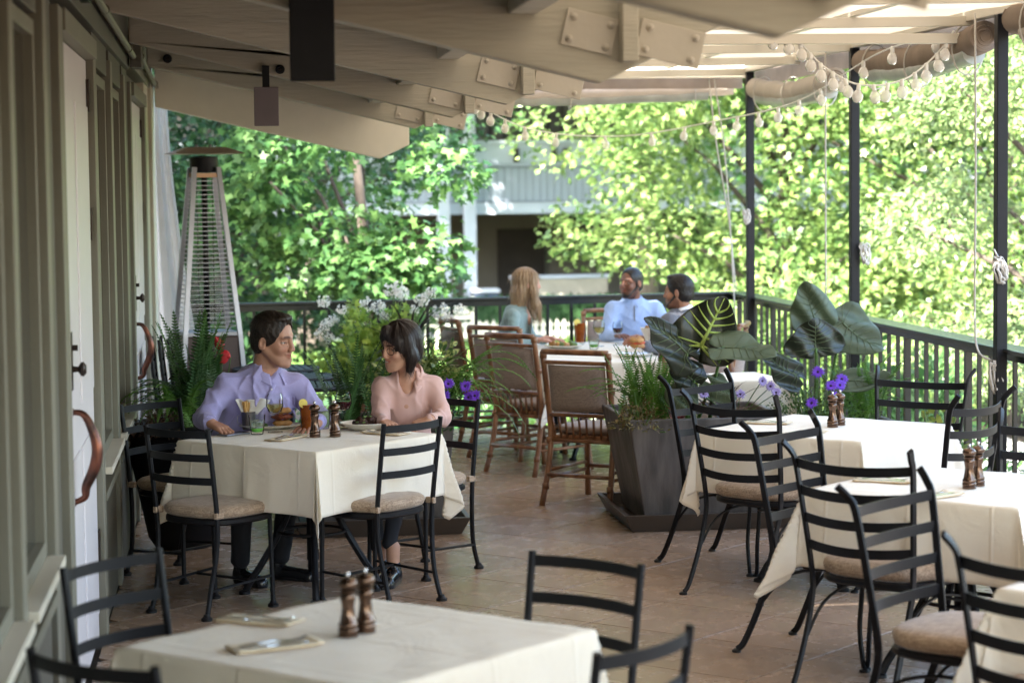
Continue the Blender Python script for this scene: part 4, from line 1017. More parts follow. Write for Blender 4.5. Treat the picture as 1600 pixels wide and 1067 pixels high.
# ------------------------------------------------------------------ elephant ears
EARD = mat('ear_dark', (.022, .028, .016), rough=.35, rvar=.12, col2=(.014, .018, .012), vscale=8, bump=.3, bscale=10)
EARG = mat('ear_green', (.085, .115, .065), rough=.5, rvar=.12, col2=(.05, .07, .04), vscale=7, bump=.3, bscale=12)
VEIN = mat('ear_vein', (.34, .46, .10), rough=.5, var=.2)
VEIND = mat('ear_vein_dark', (.10, .135, .07), rough=.5, var=.2)
def ear(parent, o, base, tip, wdt, nrm, m, vm, seed, cup=.25, vr=1.0):
    q = random.Random(seed); B, Tp = Vector(base) - Vector(o), Vector(tip) - Vector(o)
    Y = (Tp - B); L = Y.length; Y.normalize(); N = Vector(nrm); N = (N - Y * N.dot(Y)).normalized(); X = Y.cross(N)
    def width(v):   # v from -.28 (lobes) to 1 (tip)
        if v < 0: return math.sqrt(max(0, 1 - (v / .30) ** 2)) * .46
        return .46 * (1 - v ** 1.7) ** .75 + .02 * (1 - v)
    ph = q.uniform(0, 6)
    def pt(x, v):
        z = cup * (x * x) * wdt * 1.4 + .03 * math.sin(v * 9 + ph) * abs(x) * 2 * wdt - .10 * L * max(0, v) ** 2.5 + .015 * math.sin(x * 16 + v * 5 + ph)
        return B + X * x * wdt + Y * v * L - N * z
    nu, nv = 22, 26; vs = []
    for i in range(nv + 1):
        v = -.29 + 1.28 * i / nv; w_ = width(v)
        for j in range(nu + 1):
            u = -1 + 2 * j / nu; x = u * w_
            vv = v
            if v < 0: vv = v * min(1, abs(u) * 1.9 + .02)        # notch at the stalk
            vs.append(pt(x, vv))
    fs = [(i * (nu + 1) + j, i * (nu + 1) + j + 1, (i + 1) * (nu + 1) + j + 1, (i + 1) * (nu + 1) + j) for i in range(nv) for j in range(nu)]
    lf = MB().add(vs, fs).build('leaf', m, parent, smooth=True, solid=.0025)
    vb = MB()
    for s_ in (1, -1):
        off = N * .0035 * s_
        vb.tube([pt(0, v) + off for v in np.linspace(0, .96, 12)], [.0065 * vr * (1 - .85 * k / 11) for k in range(12)], 5)
        for k in range(6):
            v0 = .02 + .13 * k
            for sx in (-1, 1):
                pts = []
                for e_ in np.linspace(0, 1, 7):
                    v = v0 + e_ * (.17 + .02 * k) * (1 if k else .3) - (.0 if k else .12 * e_); x = sx * width(min(.97, max(-.2, v))) * .93 * e_
                    pts.append(pt(x, v) + off)
                vb.tube(pts, [.0032 * vr * (1 - .8 * i / 6) for i in range(7)], 4)
        for sx in (-1, 1):
            vb.tube([pt(sx * .30 * e_, -.20 * e_) + off for e_ in np.linspace(0, 1, 6)], [.0036 * vr * (1 - .8 * i / 5) for i in range(6)], 4)
    vb.build('veins', vm, lf, smooth=True)
    return lf
def ears(label, o, rows, seed):
    t = thing('elephant_ear_plant', label, 'plant', o); q = random.Random(seed)
    for i, (base, tip, wdt, nrm, m, vm, cup, vr, root) in enumerate(rows):
        ear(t, o, base, tip, wdt, nrm, m, vm, seed + i, cup, vr)
        b_ = Vector(base) - Vector(o); r_ = Vector(root) - Vector(o)
        md = (b_ + r_) / 2 + Vector((q.uniform(-.02, .02), .03, .02))
        MB().tube(spline([r_, md, b_], 6), [.013 - .0005 * k for k in range(13)], 7).build('stalk', VEIN if vm is VEIN else STEM, t, smooth=True)
    return t
ears('elephant-ear plant with one big black leaf showing lime veins, behind the empty chairs', (2.66, 12.75, .58), [
 ((2.585, 12.22, 1.06), (2.72, 12.20, 1.335), .42, (-.22, -1, .10), EARD, VEIN, .12, 2.1, (2.62, 12.6, .58)),
 ((2.68, 12.08, 1.06), (2.965, 12.0, 1.005), .30, (-.05, -.62, .85), EARG, VEIND, -.25, .6, (2.72, 12.65, .58)),
 ((2.50, 12.20, 1.02), (2.235, 12.15, 1.22), .30, (.25, -.8, .55), EARD, VEIND, .30, .9, (2.58, 12.6, .58)),
 ((2.55, 12.25, .86), (2.40, 12.2, .99), .22, (-.1, -1, .2), EARD, VEIND, .2, .8, (2.6, 12.65, .58)),
 ((2.66, 12.3, .84), (2.78, 12.2, .74), .20, (0, -.8, .5), EARG, VEIND, .2, .8, (2.66, 12.7, .58)),
 ((2.48, 12.30, .80), (2.52, 12.15, .66), .20, (0, -1, .3), EARG, VEIND, .2, .8, (2.6, 12.7, .58))], 10)
ears('elephant-ear plant with four broad leaves fanned in front of the right railing', (3.45, 13.05, .52), [
 ((3.42, 12.90, 1.14), (3.35, 12.9, 1.385), .31, (-.1, -1, .2), EARG, VEIND, .12, .7, (3.45, 13.0, .52)),
 ((3.385, 12.75, .99), (3.37, 12.75, 1.175), .40, (0, -1, .1), EARD, VEIND, .15, .8, (3.42, 12.9, .52)),
 ((3.58, 12.90, 1.13), (3.80, 12.8, .95), .36, (.1, -.9, .4), EARG, VEIND, .10, .8, (3.5, 13.0, .52)),
 ((3.24, 12.70, .84), (3.01, 12.6, .99), .24, (-.1, -.8, .5), EARD, VEIND, .25, .7, (3.4, 12.95, .52)),
 ((3.56, 12.70, .79), (3.83, 12.6, .815), .20, (0, -.7, .7), EARG, VEIND, -.2, .7, (3.5, 12.95, .52))], 20)

# ------------------------------------------------------------------ flowers and fillers
def blades(label, loc, n, L, wd, m, seed, spread=1.0, droop=.5, name='strappy_plant', az=None):
    q = random.Random(seed); t = thing(name, label, 'plant', loc)
    for k in range(n):
        a = q.uniform(0, 2 * PI) if az is None else q.uniform(*az); el = q.uniform(.35, 1.45) ; l_ = L * q.uniform(.7, 1.15)
        pts = []; p = Vector((0, 0, 0)); e_ = el
        for i in range(8):
            pts.append(p.copy()); e_ -= droop * q.uniform(.12, .22) * (i + 1) * .6
            p = p + Vector((math.cos(a) * math.cos(e_) * spread, math.sin(a) * math.cos(e_) * spread, math.sin(e_))) * l_ / 7
        b = MB(); sd = Vector((-math.sin(a), math.cos(a), 0)); vs = []
        for i, p_ in enumerate(pts):
            w_ = wd * (.6 + .4 * math.sin(PI * i / 7)) * (1 - (i / 7) ** 3) + .0006
            vs += [p_ - sd * w_, p_ - Vector((0, 0, w_ * .5)), p_ + sd * w_]
        b.add(vs, [(3 * i + j, 3 * i + j + 1, 3 * i + j + 4, 3 * i + j + 3) for i in range(7) for j in range(2)]).build('blade', m, t, smooth=True)
    return t
REDL = mat('cordyline_red', (.085, .028, .030), rough=.35, col2=(.05, .03, .02), vscale=4, objrand=.3, transl=.2)
blades('spiky dark red cordyline at the right side of the big planter', (2.76, 12.48, .60), 34, .34, .008, REDL, 31, droop=.35)
blades('long green strap leaves arching behind the seated woman’s head', (1.14, 12.98, .68), 26, .72, .011, mat('strap_green', (.10, .17, .04), rough=.4, objrand=.3, transl=.3), 32, droop=.7)
blades('clump of near-black grass leaves among the white geraniums', (1.30, 16.75, .62), 46, .62, .012, mat('black_leaf', (.03, .018, .025), rough=.4, objrand=.3), 33, droop=.4)
blades('small red-tipped blades at the front of the big planter', (2.50, 12.46, .60), 12, .22, .008, mat('red_blade', (.30, .05, .05), rough=.4, objrand=.3, transl=.2), 34, droop=.3)
def bushy(label, loc, rad, n, size, shape, m, seed, name='leafy_plant', flat=1.0, up=.0):
    q = np.random.default_rng(seed); t = thing(name, label, 'plant', loc)
    v = q.normal(size=(n, 3)); v /= np.linalg.norm(v, axis=1, keepdims=True); v[:, 2] = np.abs(v[:, 2]) * (1) - .15
    P = v * np.array(rad) * (q.uniform(.15, 1, (n, 1)) ** .45) * (1 + .25 * np.sin(v[:, :1] * 9 + seed))
    V, F = leaf_arrays(P, v + q.normal(size=(n, 3)) * .6 + [0, 0, up], q.normal(size=(n, 3)) * .5 + v * .4 + [0, -.3, .7], size * q.uniform(.6, 1.2, n), shape)
    npmesh('leaves', V, F, m, t, smooth=False)
    b = MB()
    for k in range(10):
        w_ = q.normal(size=3) * np.array(rad) * .5; b.tube([(0, 0, -.05), tuple(w_ * .5 + [0, 0, rad[2] * .2]), tuple(w_ * .9 + [0, 0, rad[2] * .5])], .003, 4)
    b.build('stems', STEM, t)
    return t
bushy('cream and green variegated foliage to the right of the woman’s head', (1.05, 12.80, .78), (.27, .18, .34), 420, .075, 'oval', mat('variegated', (.42, .45, .16), rough=.45, col2=(.05, .11, .035), vscale=38, detail=2, clamp=(.42, .58), transl=.25), 41)
bushy('yellow-green geranium leaves behind the couple, coloured as if sunlit', (1.05, 16.9, .50), (.46, .26, .60), 1900, .085, 'star', mat('geranium_leaf_sun_tint', (.48, .60, .14), rough=.5, island=.35, col2=(.20, .34, .06), vscale=6, transl=.4), 42)  # leaf colour brightened to stand for sun that the roof blocks
bushy('small-leaved groundcover tumbling over the left rim of the big planter', (2.27, 12.42, .60), (.17, .16, .16), 900, .022, 'oval', mat('groundcover', (.13, .16, .05), rough=.5, island=.5, col2=(.20, .12, .05), vscale=30, transl=.2), 43)
bushy('soft green aster foliage under the purple daisies by the railing', (3.34, 12.75, .54), (.30, .22, .26), 1500, .028, 'dia', mat('aster_leaf', (.07, .13, .03), rough=.6, island=.4, transl=.2), 44)
bushy('dark mixed foliage filling the planter behind the woman', (.98, 12.62, .60), (.26, .2, .26), 500, .05, 'oval', LM['dark'], 45)
bushy('low yellow-edged foliage between the railing and the far right chair', (3.86, 11.95, .30), (.16, .35, .42), 320, .07, 'oval', mat('yellow_edge', (.32, .34, .07), rough=.5, island=.4, col2=(.09, .16, .03), vscale=18, transl=.3), 46)
bushy('brown dried foliage tumbling over the rim of the round pot', (-.42, 12.10, .66), (.16, .14, .14), 600, .025, 'dia', mat('dry_leaf', (.10, .06, .035), rough=.8, island=.5), 47)
PET = mat('violet_petal', (.20, .06, .62), rough=.5, col2=(.12, .03, .45), vscale=60, transl=.3)
PALEV = mat('pale_violet_petal', (.38, .30, .62), rough=.5, var=.2, transl=.3)
EYE_ = mat('flower_eye', (.03, .01, .05), rough=.7)
def daisies(label, pts, r, m, seed, root):
    q = random.Random(seed); t = thing('daisy_flowers', label, 'flowers', root); o = Vector(root)
    for p in pts:
        p = Vector(p) - o; nrm = Vector((q.uniform(-.5, .5) - .2, -1, q.uniform(.1, .8))).normalized(); R_ = Vector((0, 0, 1)).rotation_difference(nrm).to_matrix(); b = MB(); k = 14
        for i in range(k):
            a = 2 * PI * i / k + q.uniform(-.08, .08); c, s_ = math.cos(a), math.sin(a); l_ = r * q.uniform(.85, 1.1); w_ = r * .15
            b.add([p + R_ @ Vector(v) for v in ((c * .004 - s_ * .002, s_ * .004 + c * .002, .002), (c * l_ * .6 - s_ * w_, s_ * l_ * .6 + c * w_, .008), (c * l_, s_ * l_, .002), (c * l_ * .6 + s_ * w_, s_ * l_ * .6 - c * w_, .008), (c * .004 + s_ * .002, s_ * .004 - c * .002, .002))], [(4, 3, 2, 1, 0)])
        h_ = b.build('flower', m, t)
        MB().ball(p + nrm * .003, r * .2, 8).build('eye', EYE_, h_)
        MB().tube(spline([(0, 0, 0), p * .6 + Vector((0, .02, 0)), p - nrm * .004], 4), .002, 4).build('stalk', STEM, t)
daisies('purple daisies blooming behind the mills of the far right table', [(3.33, 12.5, .875), (3.385, 12.42, .80), (3.445, 12.45, .80), (3.40, 12.38, .735), (3.47, 12.5, .83), (3.28, 12.45, .70)], .042, PET, 51, (3.4, 12.7, .55))
daisies('pale violet asters at the right edge of the big planter', [(3.0, 12.5, .83), (3.045, 12.48, .80), (3.07, 12.45, .765), (2.57, 12.1, .80), (2.86, 12.45, .76)], .036, PALEV, 52, (2.9, 12.7, .58))
daisies('purple daisies right of the seated woman’s shoulder', [(1.14, 12.0, .897), (1.235, 12.02, .882), (1.25, 12.0, .822), (1.285, 12.0, .83), (1.12, 12.02, .83)], .038, PET, 53, (1.1, 12.5, .65))
WPET = mat('geranium_petal', (.93, .90, .86), rough=.6, var=.1, vscale=30, transl=.35)
gt = thing('geranium_flowers', 'white and pale pink geranium flower heads behind the woman', 'flowers', (1.13, 16.9, .5))
q = random.Random(9)
for (x, z, r_) in ((.70, .86, .05), (.80, 1.08, .05), (1.48, 1.2, .05), (1.7, 1.06, .05), (.67, 1.13, .06), (.68, .96, .055), (.72, .98, .045), (.76, 1.0, .04), (1.0, 1.10, .07), (1.09, 1.08, .06), (1.20, 1.22, .085), (1.27, 1.18, .06), (1.42, 1.14, .07), (1.55, 1.05, .075), (1.62, 1.0, .05), (1.13, 1.02, .05), (.90, 1.0, .05), (1.35, 1.06, .05), (.62, .90, .04), (1.02, .93, .05)):
    r_ *= .82; c = Vector((x - 1.13, q.uniform(-.15, .15), z - .53)); b = MB()
    for k in range(34):
        v = Vector((q.gauss(0, 1), q.gauss(0, 1), q.gauss(0, 1) * .7)).normalized() * r_ * q.uniform(.6, 1); u_ = v.orthogonal().normalized(); w_ = v.cross(u_).normalized(); s_ = r_ * .30
        pc = c + v; b.add([pc, pc + u_ * s_ + v * .2, pc + w_ * s_ * .6 + u_ * s_ * 1.2 + v * .3, pc + w_ * s_ + v * .2], [(0, 1, 2, 3)]); b.add([pc, pc - u_ * s_ + v * .2, pc - w_ * s_ * .6 - u_ * s_ * 1.2 + v * .3, pc - w_ * s_ + v * .2], [(0, 1, 2, 3)])
    b.build('flower_head', WPET, gt)
    MB().tube(spline([(c.x * .4, 0, -.1), c * .6, c], 4), .004, 5).build('stalk', STEM, gt)
an = thing('anthurium', 'red anthurium blooms behind the man’s shoulder', 'plant', (-.10, 12.62, .62))
RED = mat('anthurium_red', (.55, .03, .04), rough=.2, var=.1)
for (x, z, rt_) in ((-.075, 1.075, .5), (-.10, 1.0, -.9), (-.03, 1.03, 1.2)):
    c = Vector((x + .10, -.12, z - .62))
    def fn(u, v, c=c, rt_=rt_):
        w_ = .032 * math.sin(PI * min(1, v * 1.05)) ** .7 * (1.1 - .5 * v); a = (u * 2 - 1) * w_; b_ = v * .085
        return c + Vector((a * math.cos(rt_) - b_ * math.sin(rt_), -.012 * (1 - (u * 2 - 1) ** 2), a * math.sin(rt_) + b_ * math.cos(rt_)))
    MB().grid(fn, 8, 10).build('bloom', RED, an, smooth=True)
    MB().tube([(0, 0, 0), c * .6, c], .003, 5).build('stalk', STEM, an)
def bigleaf(u, v): w_ = .045 * math.sin(PI * v) ** .8; return Vector((-.12 - .16 * v, -.1, .22 + .10 * math.sin(v * 2.4))) + Vector((.3, -.5, .8)).normalized() * (u * 2 - 1) * w_
MB().grid(bigleaf, 6, 12).build('leaf', EARD, an, smooth=True)
# ------------------------------------------------------------------ people: smooth bodies grown from distance fields
import openvdb as vdb
class Field:
    def __init__(s): s.p = []
    def cap(s, a, b, ra, rb=None, k=.02, sub=False, sq=None): s.p.append(('c', np.array(a, float), np.array(b, float), ra, ra if rb is None else rb, k, sub, sq)); return s
    def ell(s, c, r, k=.02, sub=False, R=None): s.p.append(('e', np.array(c, float), np.array(r, float), R, 0, k, sub, None)); return s
    def moved(s, M_, t_, sc):
        o = Field(); Rr = M_ / sc
        for t, a, b, ra, rb, k, sub, sq in s.p:
            if t == 'c': o.p.append(('c', M_ @ a + t_, M_ @ b + t_, ra * sc, rb * sc, k * sc, sub, sq))
            else: o.p.append(('e', M_ @ a + t_, b * sc, Rr if ra is None else Rr @ np.array(ra), 0, k * sc, sub, None))
        return o
    def mesh(s, res, disp=None):
        lo = np.full(3, 1e9); hi = -lo
        for t, a, b, ra, rb, k, sub, sq in s.p:
            if sub: continue
            if t == 'c': q = max(ra, rb); lo = np.minimum(lo, np.minimum(a, b) - q); hi = np.maximum(hi, np.maximum(a, b) + q)
            else: q = b.max() if ra is not None else b; lo = np.minimum(lo, a - q); hi = np.maximum(hi, a + q)
        lo -= .03 + 5 * res; hi += .03 + 5 * res; n = np.ceil((hi - lo) / res).astype(int) + 1
        D = np.full(n, .5, np.float32)
        ax = [lo[i] + np.arange(n[i]) * res for i in range(3)]
        for t, a, b, ra, rb, k, sub, sq in s.p:
            if t == 'c': q = max(ra, rb) + k + 4 * res; l, h = np.minimum(a, b) - q, np.maximum(a, b) + q
            else: q = (b.max() if ra is not None else b) + k + 4 * res; l, h = a - q, a + q
            i0 = np.clip(np.floor((l - lo) / res).astype(int), 0, n); i1 = np.clip(np.ceil((h - lo) / res).astype(int) + 1, 0, n)
            sl = tuple(slice(i0[i], i1[i]) for i in range(3))
            X, Y, Z = np.meshgrid(*[ax[i][sl[i]] for i in range(3)], indexing='ij', sparse=True)
            if t == 'c':
                ba = b - a; L2 = ba @ ba + 1e-12
                h_ = np.clip(((X - a[0]) * ba[0] + (Y - a[1]) * ba[1] + (Z - a[2]) * ba[2]) / L2, 0, 1)
                d_ = np.sqrt((X - a[0] - h_ * ba[0]) ** 2 + (Y - a[1] - h_ * ba[1]) ** 2 + (Z - a[2] - h_ * ba[2]) ** 2) - (ra + (rb - ra) * h_)
            else:
                x, y, z = X - a[0], Y - a[1], Z - a[2]
                if ra is not None: R_ = np.array(ra); x, y, z = [R_[0, i] * x + R_[1, i] * y + R_[2, i] * z for i in range(3)]
                k0 = np.sqrt((x / b[0]) ** 2 + (y / b[1]) ** 2 + (z / b[2]) ** 2); k1 = np.sqrt((x / b[0] ** 2) ** 2 + (y / b[1] ** 2) ** 2 + (z / b[2] ** 2) ** 2) + 1e-9
                d_ = k0 * (k0 - 1) / k1
            o = D[sl]
            if sub: h_ = np.clip(.5 - .5 * (o + d_) / k, 0, 1); D[sl] = o * (1 - h_) - d_ * h_ + k * h_ * (1 - h_)
            else: h_ = np.clip(.5 + .5 * (o - d_) / k, 0, 1); D[sl] = o * (1 - h_) + d_ * h_ - k * h_ * (1 - h_)
        if disp is not None:
            X, Y, Z = np.meshgrid(*ax, indexing='ij', sparse=True); D = D + disp(X, Y, Z)
        D[0] = D[-1] = .5; D[:, 0] = D[:, -1] = .5; D[:, :, 0] = D[:, :, -1] = .5
        g_ = vdb.FloatGrid(.5); g_.copyFromArray(np.ascontiguousarray(D, np.float32))
        pts, quads = g_.convertToQuads(0.0)
        return pts * res + lo, quads[:, ::-1].astype(np.int64)
SKIN = {}
def skinmat(name, c): return mat('skin_' + name, c, rough=.48, rvar=.12, var=.16, vscale=26, attr='Col', bump=.12, bscale=260)
HAIRM = lambda name, c1, c2, st=(60, 60, 6): mat('hair_' + name, c1, rough=.38, col2=c2, vscale=1.5, stretch=st, bump=.4, bscale=2.5)
def tmat(pos, face, upv=(0, 0, 1), sc=1.0, roll=0):
    f = Vector(face).normalized(); r = f.cross(Vector(upv)).normalized(); u = r.cross(f)
    M_ = Matrix((r, f, u)).transposed(); M_ = M_ @ Matrix.Rotation(roll, 3, 'Y')
    return np.array(M_) * sc, np.array(pos, float)
def hand_field(F, wrist, d, nrm, side, curl=.5, s=1.0, spread=.16):
    """palm, four unequal fingers and a thumb; d: wrist to knuckles, nrm: back of the hand, side: +1 when the thumb is to the right of d"""
    d = Vector(d).normalized(); nrm = Vector(nrm); nrm = (nrm - d * nrm.dot(d)).normalized(); r = d.cross(nrm) * side; w_ = Vector(wrist)
    P = lambda a, b, c: w_ + d * a * s + r * b * s + nrm * c * s
    F.cap(P(-.006, 0, 0), P(.012, 0, 0), .024 * s, .024 * s, k=.012)
    for b_ in (-.028, -.010, .010, .028): F.cap(P(.015, b_ * .6, 0), P(.082, b_, 0), .015 * s, .0125 * s, k=.008)
    for i, (b_, L) in enumerate(((.030, .070), (.010, .080), (-.010, .074), (-.029, .056))):
        p = P(.085, b_, 0); dd = (d + r * (b_ / .03) * spread).normalized(); a = curl * .45
        for j, (fr, rr_) in enumerate(((.45, .0092), (.32, .0084), (.23, .0074))):
            a2 = a + curl * .55 * j; dv = dd * math.cos(a2) - nrm * math.sin(a2); q = p + dv * L * fr * s
            F.cap(p, q, rr_ * s, (rr_ - .0008) * s, k=.003); p = q
    p = P(.022, .028, -.004)
    for j, (L, rr_) in enumerate(((.036, .0125), (.030, .0105), (.024, .0092))):
        dv = (d * (.75 + .1 * j) + r * (.75 - .25 * j) - nrm * (.25 + curl * .25 * j)).normalized(); q = p + dv * L * s; F.cap(p, q, rr_ * s, (rr_ - .001) * s, k=.005); p = q
def head_field(neck, sc, male, jaw=1.0):
    F = Field()
    F.ell((0, -.012, .038), (.075, .095, .082), .02).ell((0, .032, -.028), (.060, .055, .088), .03)
    F.ell((0, .040, -.083), (.047 * jaw, .045, .030), .025).ell((0, .076, -.110), (.019 * jaw, .014, .014), .022)
    for s_ in (-1, 1):
        F.cap((s_ * .058, -.005, -.045), (s_ * .030 * jaw, .062, -.100), .016 * jaw, .012, .025)
        F.ell((s_ * .040, .062, -.030), (.021, .021, .020), .022)
        F.cap((s_ * .014, .083, .024), (s_ * .042, .070, .024), .009, .007, .014)
        F.cap((s_ * .019, .090, .001), (s_ * .044, .074, .0), .010, .010, .012, sub=True)
        F.ell((s_ * .0115, .096, -.036), (.008, .010, .0072), .006)
        F.cap((s_ * .0, .088, -.0580), (s_ * .024, .080, -.0520), .0062, .0045, .006)
        F.cap((s_ * .0, .0865, -.0700), (s_ * .021, .079, -.0610), .0068, .0045, .006)
        F.cap((s_ * .020, .0815, .0078), (s_ * .042, .070, .0045), .0042, .0036, .004)
        F.cap((s_ * .020, .0800, -.0070), (s_ * .042, .069, -.0055), .0040, .0036, .004)
        e = Matrix.Rotation(s_ * .35, 3, 'Z') @ Matrix.Rotation(-.18, 3, 'X')
        F.ell((s_ * .079, -.012, -.008), (.0075, .018, .031), .006, R=e)
        F.ell((s_ * .086, -.008, -.004), (.005, .010, .018), .004, sub=True, R=e)
    F.cap((0, .086, .020), (0, .101, -.030), .0082, .0115, .012)
    F.cap((0, .094, -.0635), (.0, .094, -.0635), .002, .002, .003, sub=True)
    n = np.array(neck, float); F.cap((0, -.030, -.055), n, .052 if male else .044, (.062 if male else .050) * 1.0, .02)
    return F
def jitter(seed, amp, fr):
    q = np.random.default_rng(seed); n = 7; W = q.normal(size=(n, 3)); W[:, 2] *= .75; W /= np.linalg.norm(W, axis=1, keepdims=True); W *= (fr * q.uniform(1.0, 3.0, (n, 1))); ph = q.uniform(0, 6.3, n)
    def f(X, Y, Z):
        s_ = 0
        for i in range(n):
            wp = 1.6 * np.sin(Z * 13 + X * 9 + ph[i] * 2) + 1.1 * np.sin(X * 21 - Y * 17 + ph[i])
            m_ = .5 + .5 * np.sin(X * W[(i + 1) % n, 0] * .6 + Y * W[(i + 1) % n, 1] * .6 + Z * W[(i + 1) % n, 2] * .5 + ph[i] * 3)
            s_ = s_ - (1 - np.abs(np.sin(.5 * (X * W[i, 0] + Y * W[i, 1] + Z * W[i, 2]) + wp * .5 + ph[i]))) ** 2.6 * m_ * (1.4 if i < 3 else .8)
        return (s_ + .9) * amp
    return f
def person(label, loc, head, face, sc, roll, skin, skin_name, style, hairm, J, top, top_name, pants, male=True, jaw=1.0, brow=(.25, .18, .15), lip=(.75, .45, .42), glasses=None, curls=(.4, .5), teeth=False, chest=None, hnd=1.0, wrinkle=.0045, stub=.0, upv=(0, 0, 1), belly=0.0, vneck=()):
    t = thing('person', label, 'person', loc); o = np.array(loc)
    M_, h0 = tmat(head, face, upv, sc, roll); Mi = np.linalg.inv(M_)
    neckL = Mi @ (np.array(J['neck'], float) - h0)
    F = head_field(neckL, sc, male, jaw)
    F = F.moved(M_, h0, sc)
    if chest:
        for c in chest: F.cap(c[0], c[1], c[2], c[3], .02)
    nk, cc = np.array(J['neck'], float), np.array(J['chest'], float); kk = 1.0 if male else .8
    F.cap(nk * .6 + cc * .4, cc, .05 * kk, .045 * kk, .02)
    for s_, e_, hk in (('sr', 'er', 'hr'), ('sl', 'el', 'hl')):
        F.cap(nk * .5 + cc * .5, J[s_], .035 * kk, .03 * kk, .015).cap(J[s_], J[e_], .030 * kk, .028 * kk, .01).cap(J[e_], J[hk][0], .026 * kk, .024 * kk, .01)
        hand_field(F, *J[hk], curl=curls[0 if hk == 'hr' else 1], s=1.08 * hnd)
    Vw0, Q_ = F.mesh(.0026); V = (Vw0 - h0) @ Mi.T
    x, y, z = np.abs(V[:, 0]), V[:, 1], V[:, 2]; col = np.ones((len(V), 3))
    def blend(w_, c): w_ = np.clip(w_, 0, 1)[:, None]; col[:] = col * (1 - w_) + np.array(c) * w_
    blend(.5 * np.exp(-(((x - .042) / .018) ** 2 + ((z + .032) / .018) ** 2)) * (y > .03), (1.0, .72, .68)); blend(.6 * np.exp(-((x / .013) ** 2 + ((z + .034) / .014) ** 2)) * (y > .09), (1.0, .70, .66))
    if stub: blend(stub * (1 / (1 + np.exp((z + .045) / .006))) * (y > -.02) * (z > -.13) * (1 - np.exp(-((x / .03) ** 2 + ((z + .063) / .006) ** 2))), (.35, .30, .28))
    blend(.75 * np.exp(-((x / .023) ** 4 + ((z + .0635 - (x * .25)) / .0098) ** 4)) * (y > .074), lip)
    blend(.85 * np.exp(-((x / .023) ** 4 + ((z + .0635 - (x * .32)) / .0022) ** 4)) * (y > .07), (.30, .12, .10))
    blend(1.3 * np.exp(-(((x - .029) / .018) ** 4 + ((z - .0265 + (x - .029) ** 2 * 9) / .0058) ** 4)) * (y > .05), brow)
    blend(.75 * np.exp(-(((x - .031) / .014) ** 4 + ((z - .0005) / .0045) ** 4)) * (y > .05), (.22, .15, .12))
    blend(.4 * np.exp(-(((x - .012) / .004) ** 2 + ((z + .044) / .003) ** 2)) * (y > .09), (.3, .15, .12))
    far = (np.linalg.norm(V, axis=1) > .19) | (V[:, 2] < -.135)
    col[far] = [1.0, .95, .94]
    Vw = Vw0 - o
    npmesh('body', Vw, Q_, skinmat(skin_name, skin), t, col=col)
    # eyes
    eb = MB(); W = lambda p: tuple(M_ @ np.array(p) + h0 - o)
    for s_ in (-1, 1): eb.cur = 0; eb.ball(W((s_ * .031, .0655, .0006)), .0118 * sc, 12)
    eb.cur = 1
    for s_ in (-1, 1): eb.ball(W((s_ * .031 , .0715, -.0002)), .0064 * sc, 10)
    if teeth: eb.cur = 0; eb.add([W((x_, .0955 - abs(x_) * .16, z_ + abs(x_) * .22)) for x_ in (-.014, -.007, 0, .007, .014) for z_ in (-.0605, -.0670)], [(2 * i, 2 * i + 1, 2 * i + 3, 2 * i + 2) for i in range(4)])
    eb.build('eyes', [mat('eye_white', (.48, .45, .43), rough=.25), mat('iris', (.03, .02, .015), rough=.15)], t, smooth=True)
    # hair
    H = Field(); fc = lambda F, a, b: F.ell(a, b, .010, sub=True)
    if style == 'short' or style == 'crop':
        g_ = .009 if style == 'short' else .005
        H.ell((0, -.012, .040), (.075 + g_, .096 + g_, .083 + g_), .01).ell((0, -.045, -.02), (.066 + g_, .058 + g_, .062), .02)
        if style == 'short': H.ell((0, .050, .108), (.046, .032, .016), .018)
        for s_ in (-1, 1): H.ell((s_ * .069, .008, .004), (.007, .010, .024), .01)
        fc(H, (0, .112, -.030), (.086, .094, .122 if style == 'short' else .127)); H.ell((0, .035, -.095), (.12, .085, .065), .01, sub=True)
        for s_ in (-1, 1): H.ell((s_ * .088, -.010, -.014), (.020, .022, .036), .008, sub=True)
        if stub > .6: 
            H.ell((0, .064, -.100), (.036 * jaw, .030, .026), .012).ell((0, .060, -.052), (.03, .04, .002), .01)
            for s_ in (-1, 1): H.cap((s_ * .068, .008, -.035), (s_ * .036, .066, -.098), .010, .012, .014)
            H.ell((0, .095, -.062), (.024, .03, .012), .008, sub=True)
        dsp = lambda X, Y, Z: .0016 * np.sin(X * 420 + np.sin(Z * 90) * 2) * np.sin(Y * 160 + X * 200) * (1 if style == 'short' else .3)
    elif style == 'bob':
        H.ell((0, -.016, .034), (.095, .108, .098), .02).ell((0, -.050, -.03), (.085, .070, .085), .03)
        for s_ in (-1, 1): H.cap((s_ * .066, .010, .055), (s_ * .084, -.004, -.035), .026, .032, .02).cap((s_ * .084, -.004, -.035), (s_ * .074, .006, -.112), .032, .020, .02)
        H.cap((.015, .070, .100), (.064, .050, .040), .018, .016, .02).cap((.015, .072, .100), (-.062, .052, .045), .018, .014, .02)
        fc(H, (0, .130, -.036), (.062, .085, .100)); H.ell((0, .10, -.09), (.046, .10, .05), .01, sub=True)
        dsp = lambda X, Y, Z: .0007 * np.sin(np.arctan2(X, -Y) * 34 + Z * 14) + .0005 * np.sin(np.arctan2(X, -Y) * 83 + Z * 30) + .002 * np.sin(np.arctan2(X, -Y) * 9 + Z * 20)
    else:
        H.ell((0, -.020, .036), (.092, .104, .094), .02).ell((0, -.055, -.06), (.082, .062, .10), .03)
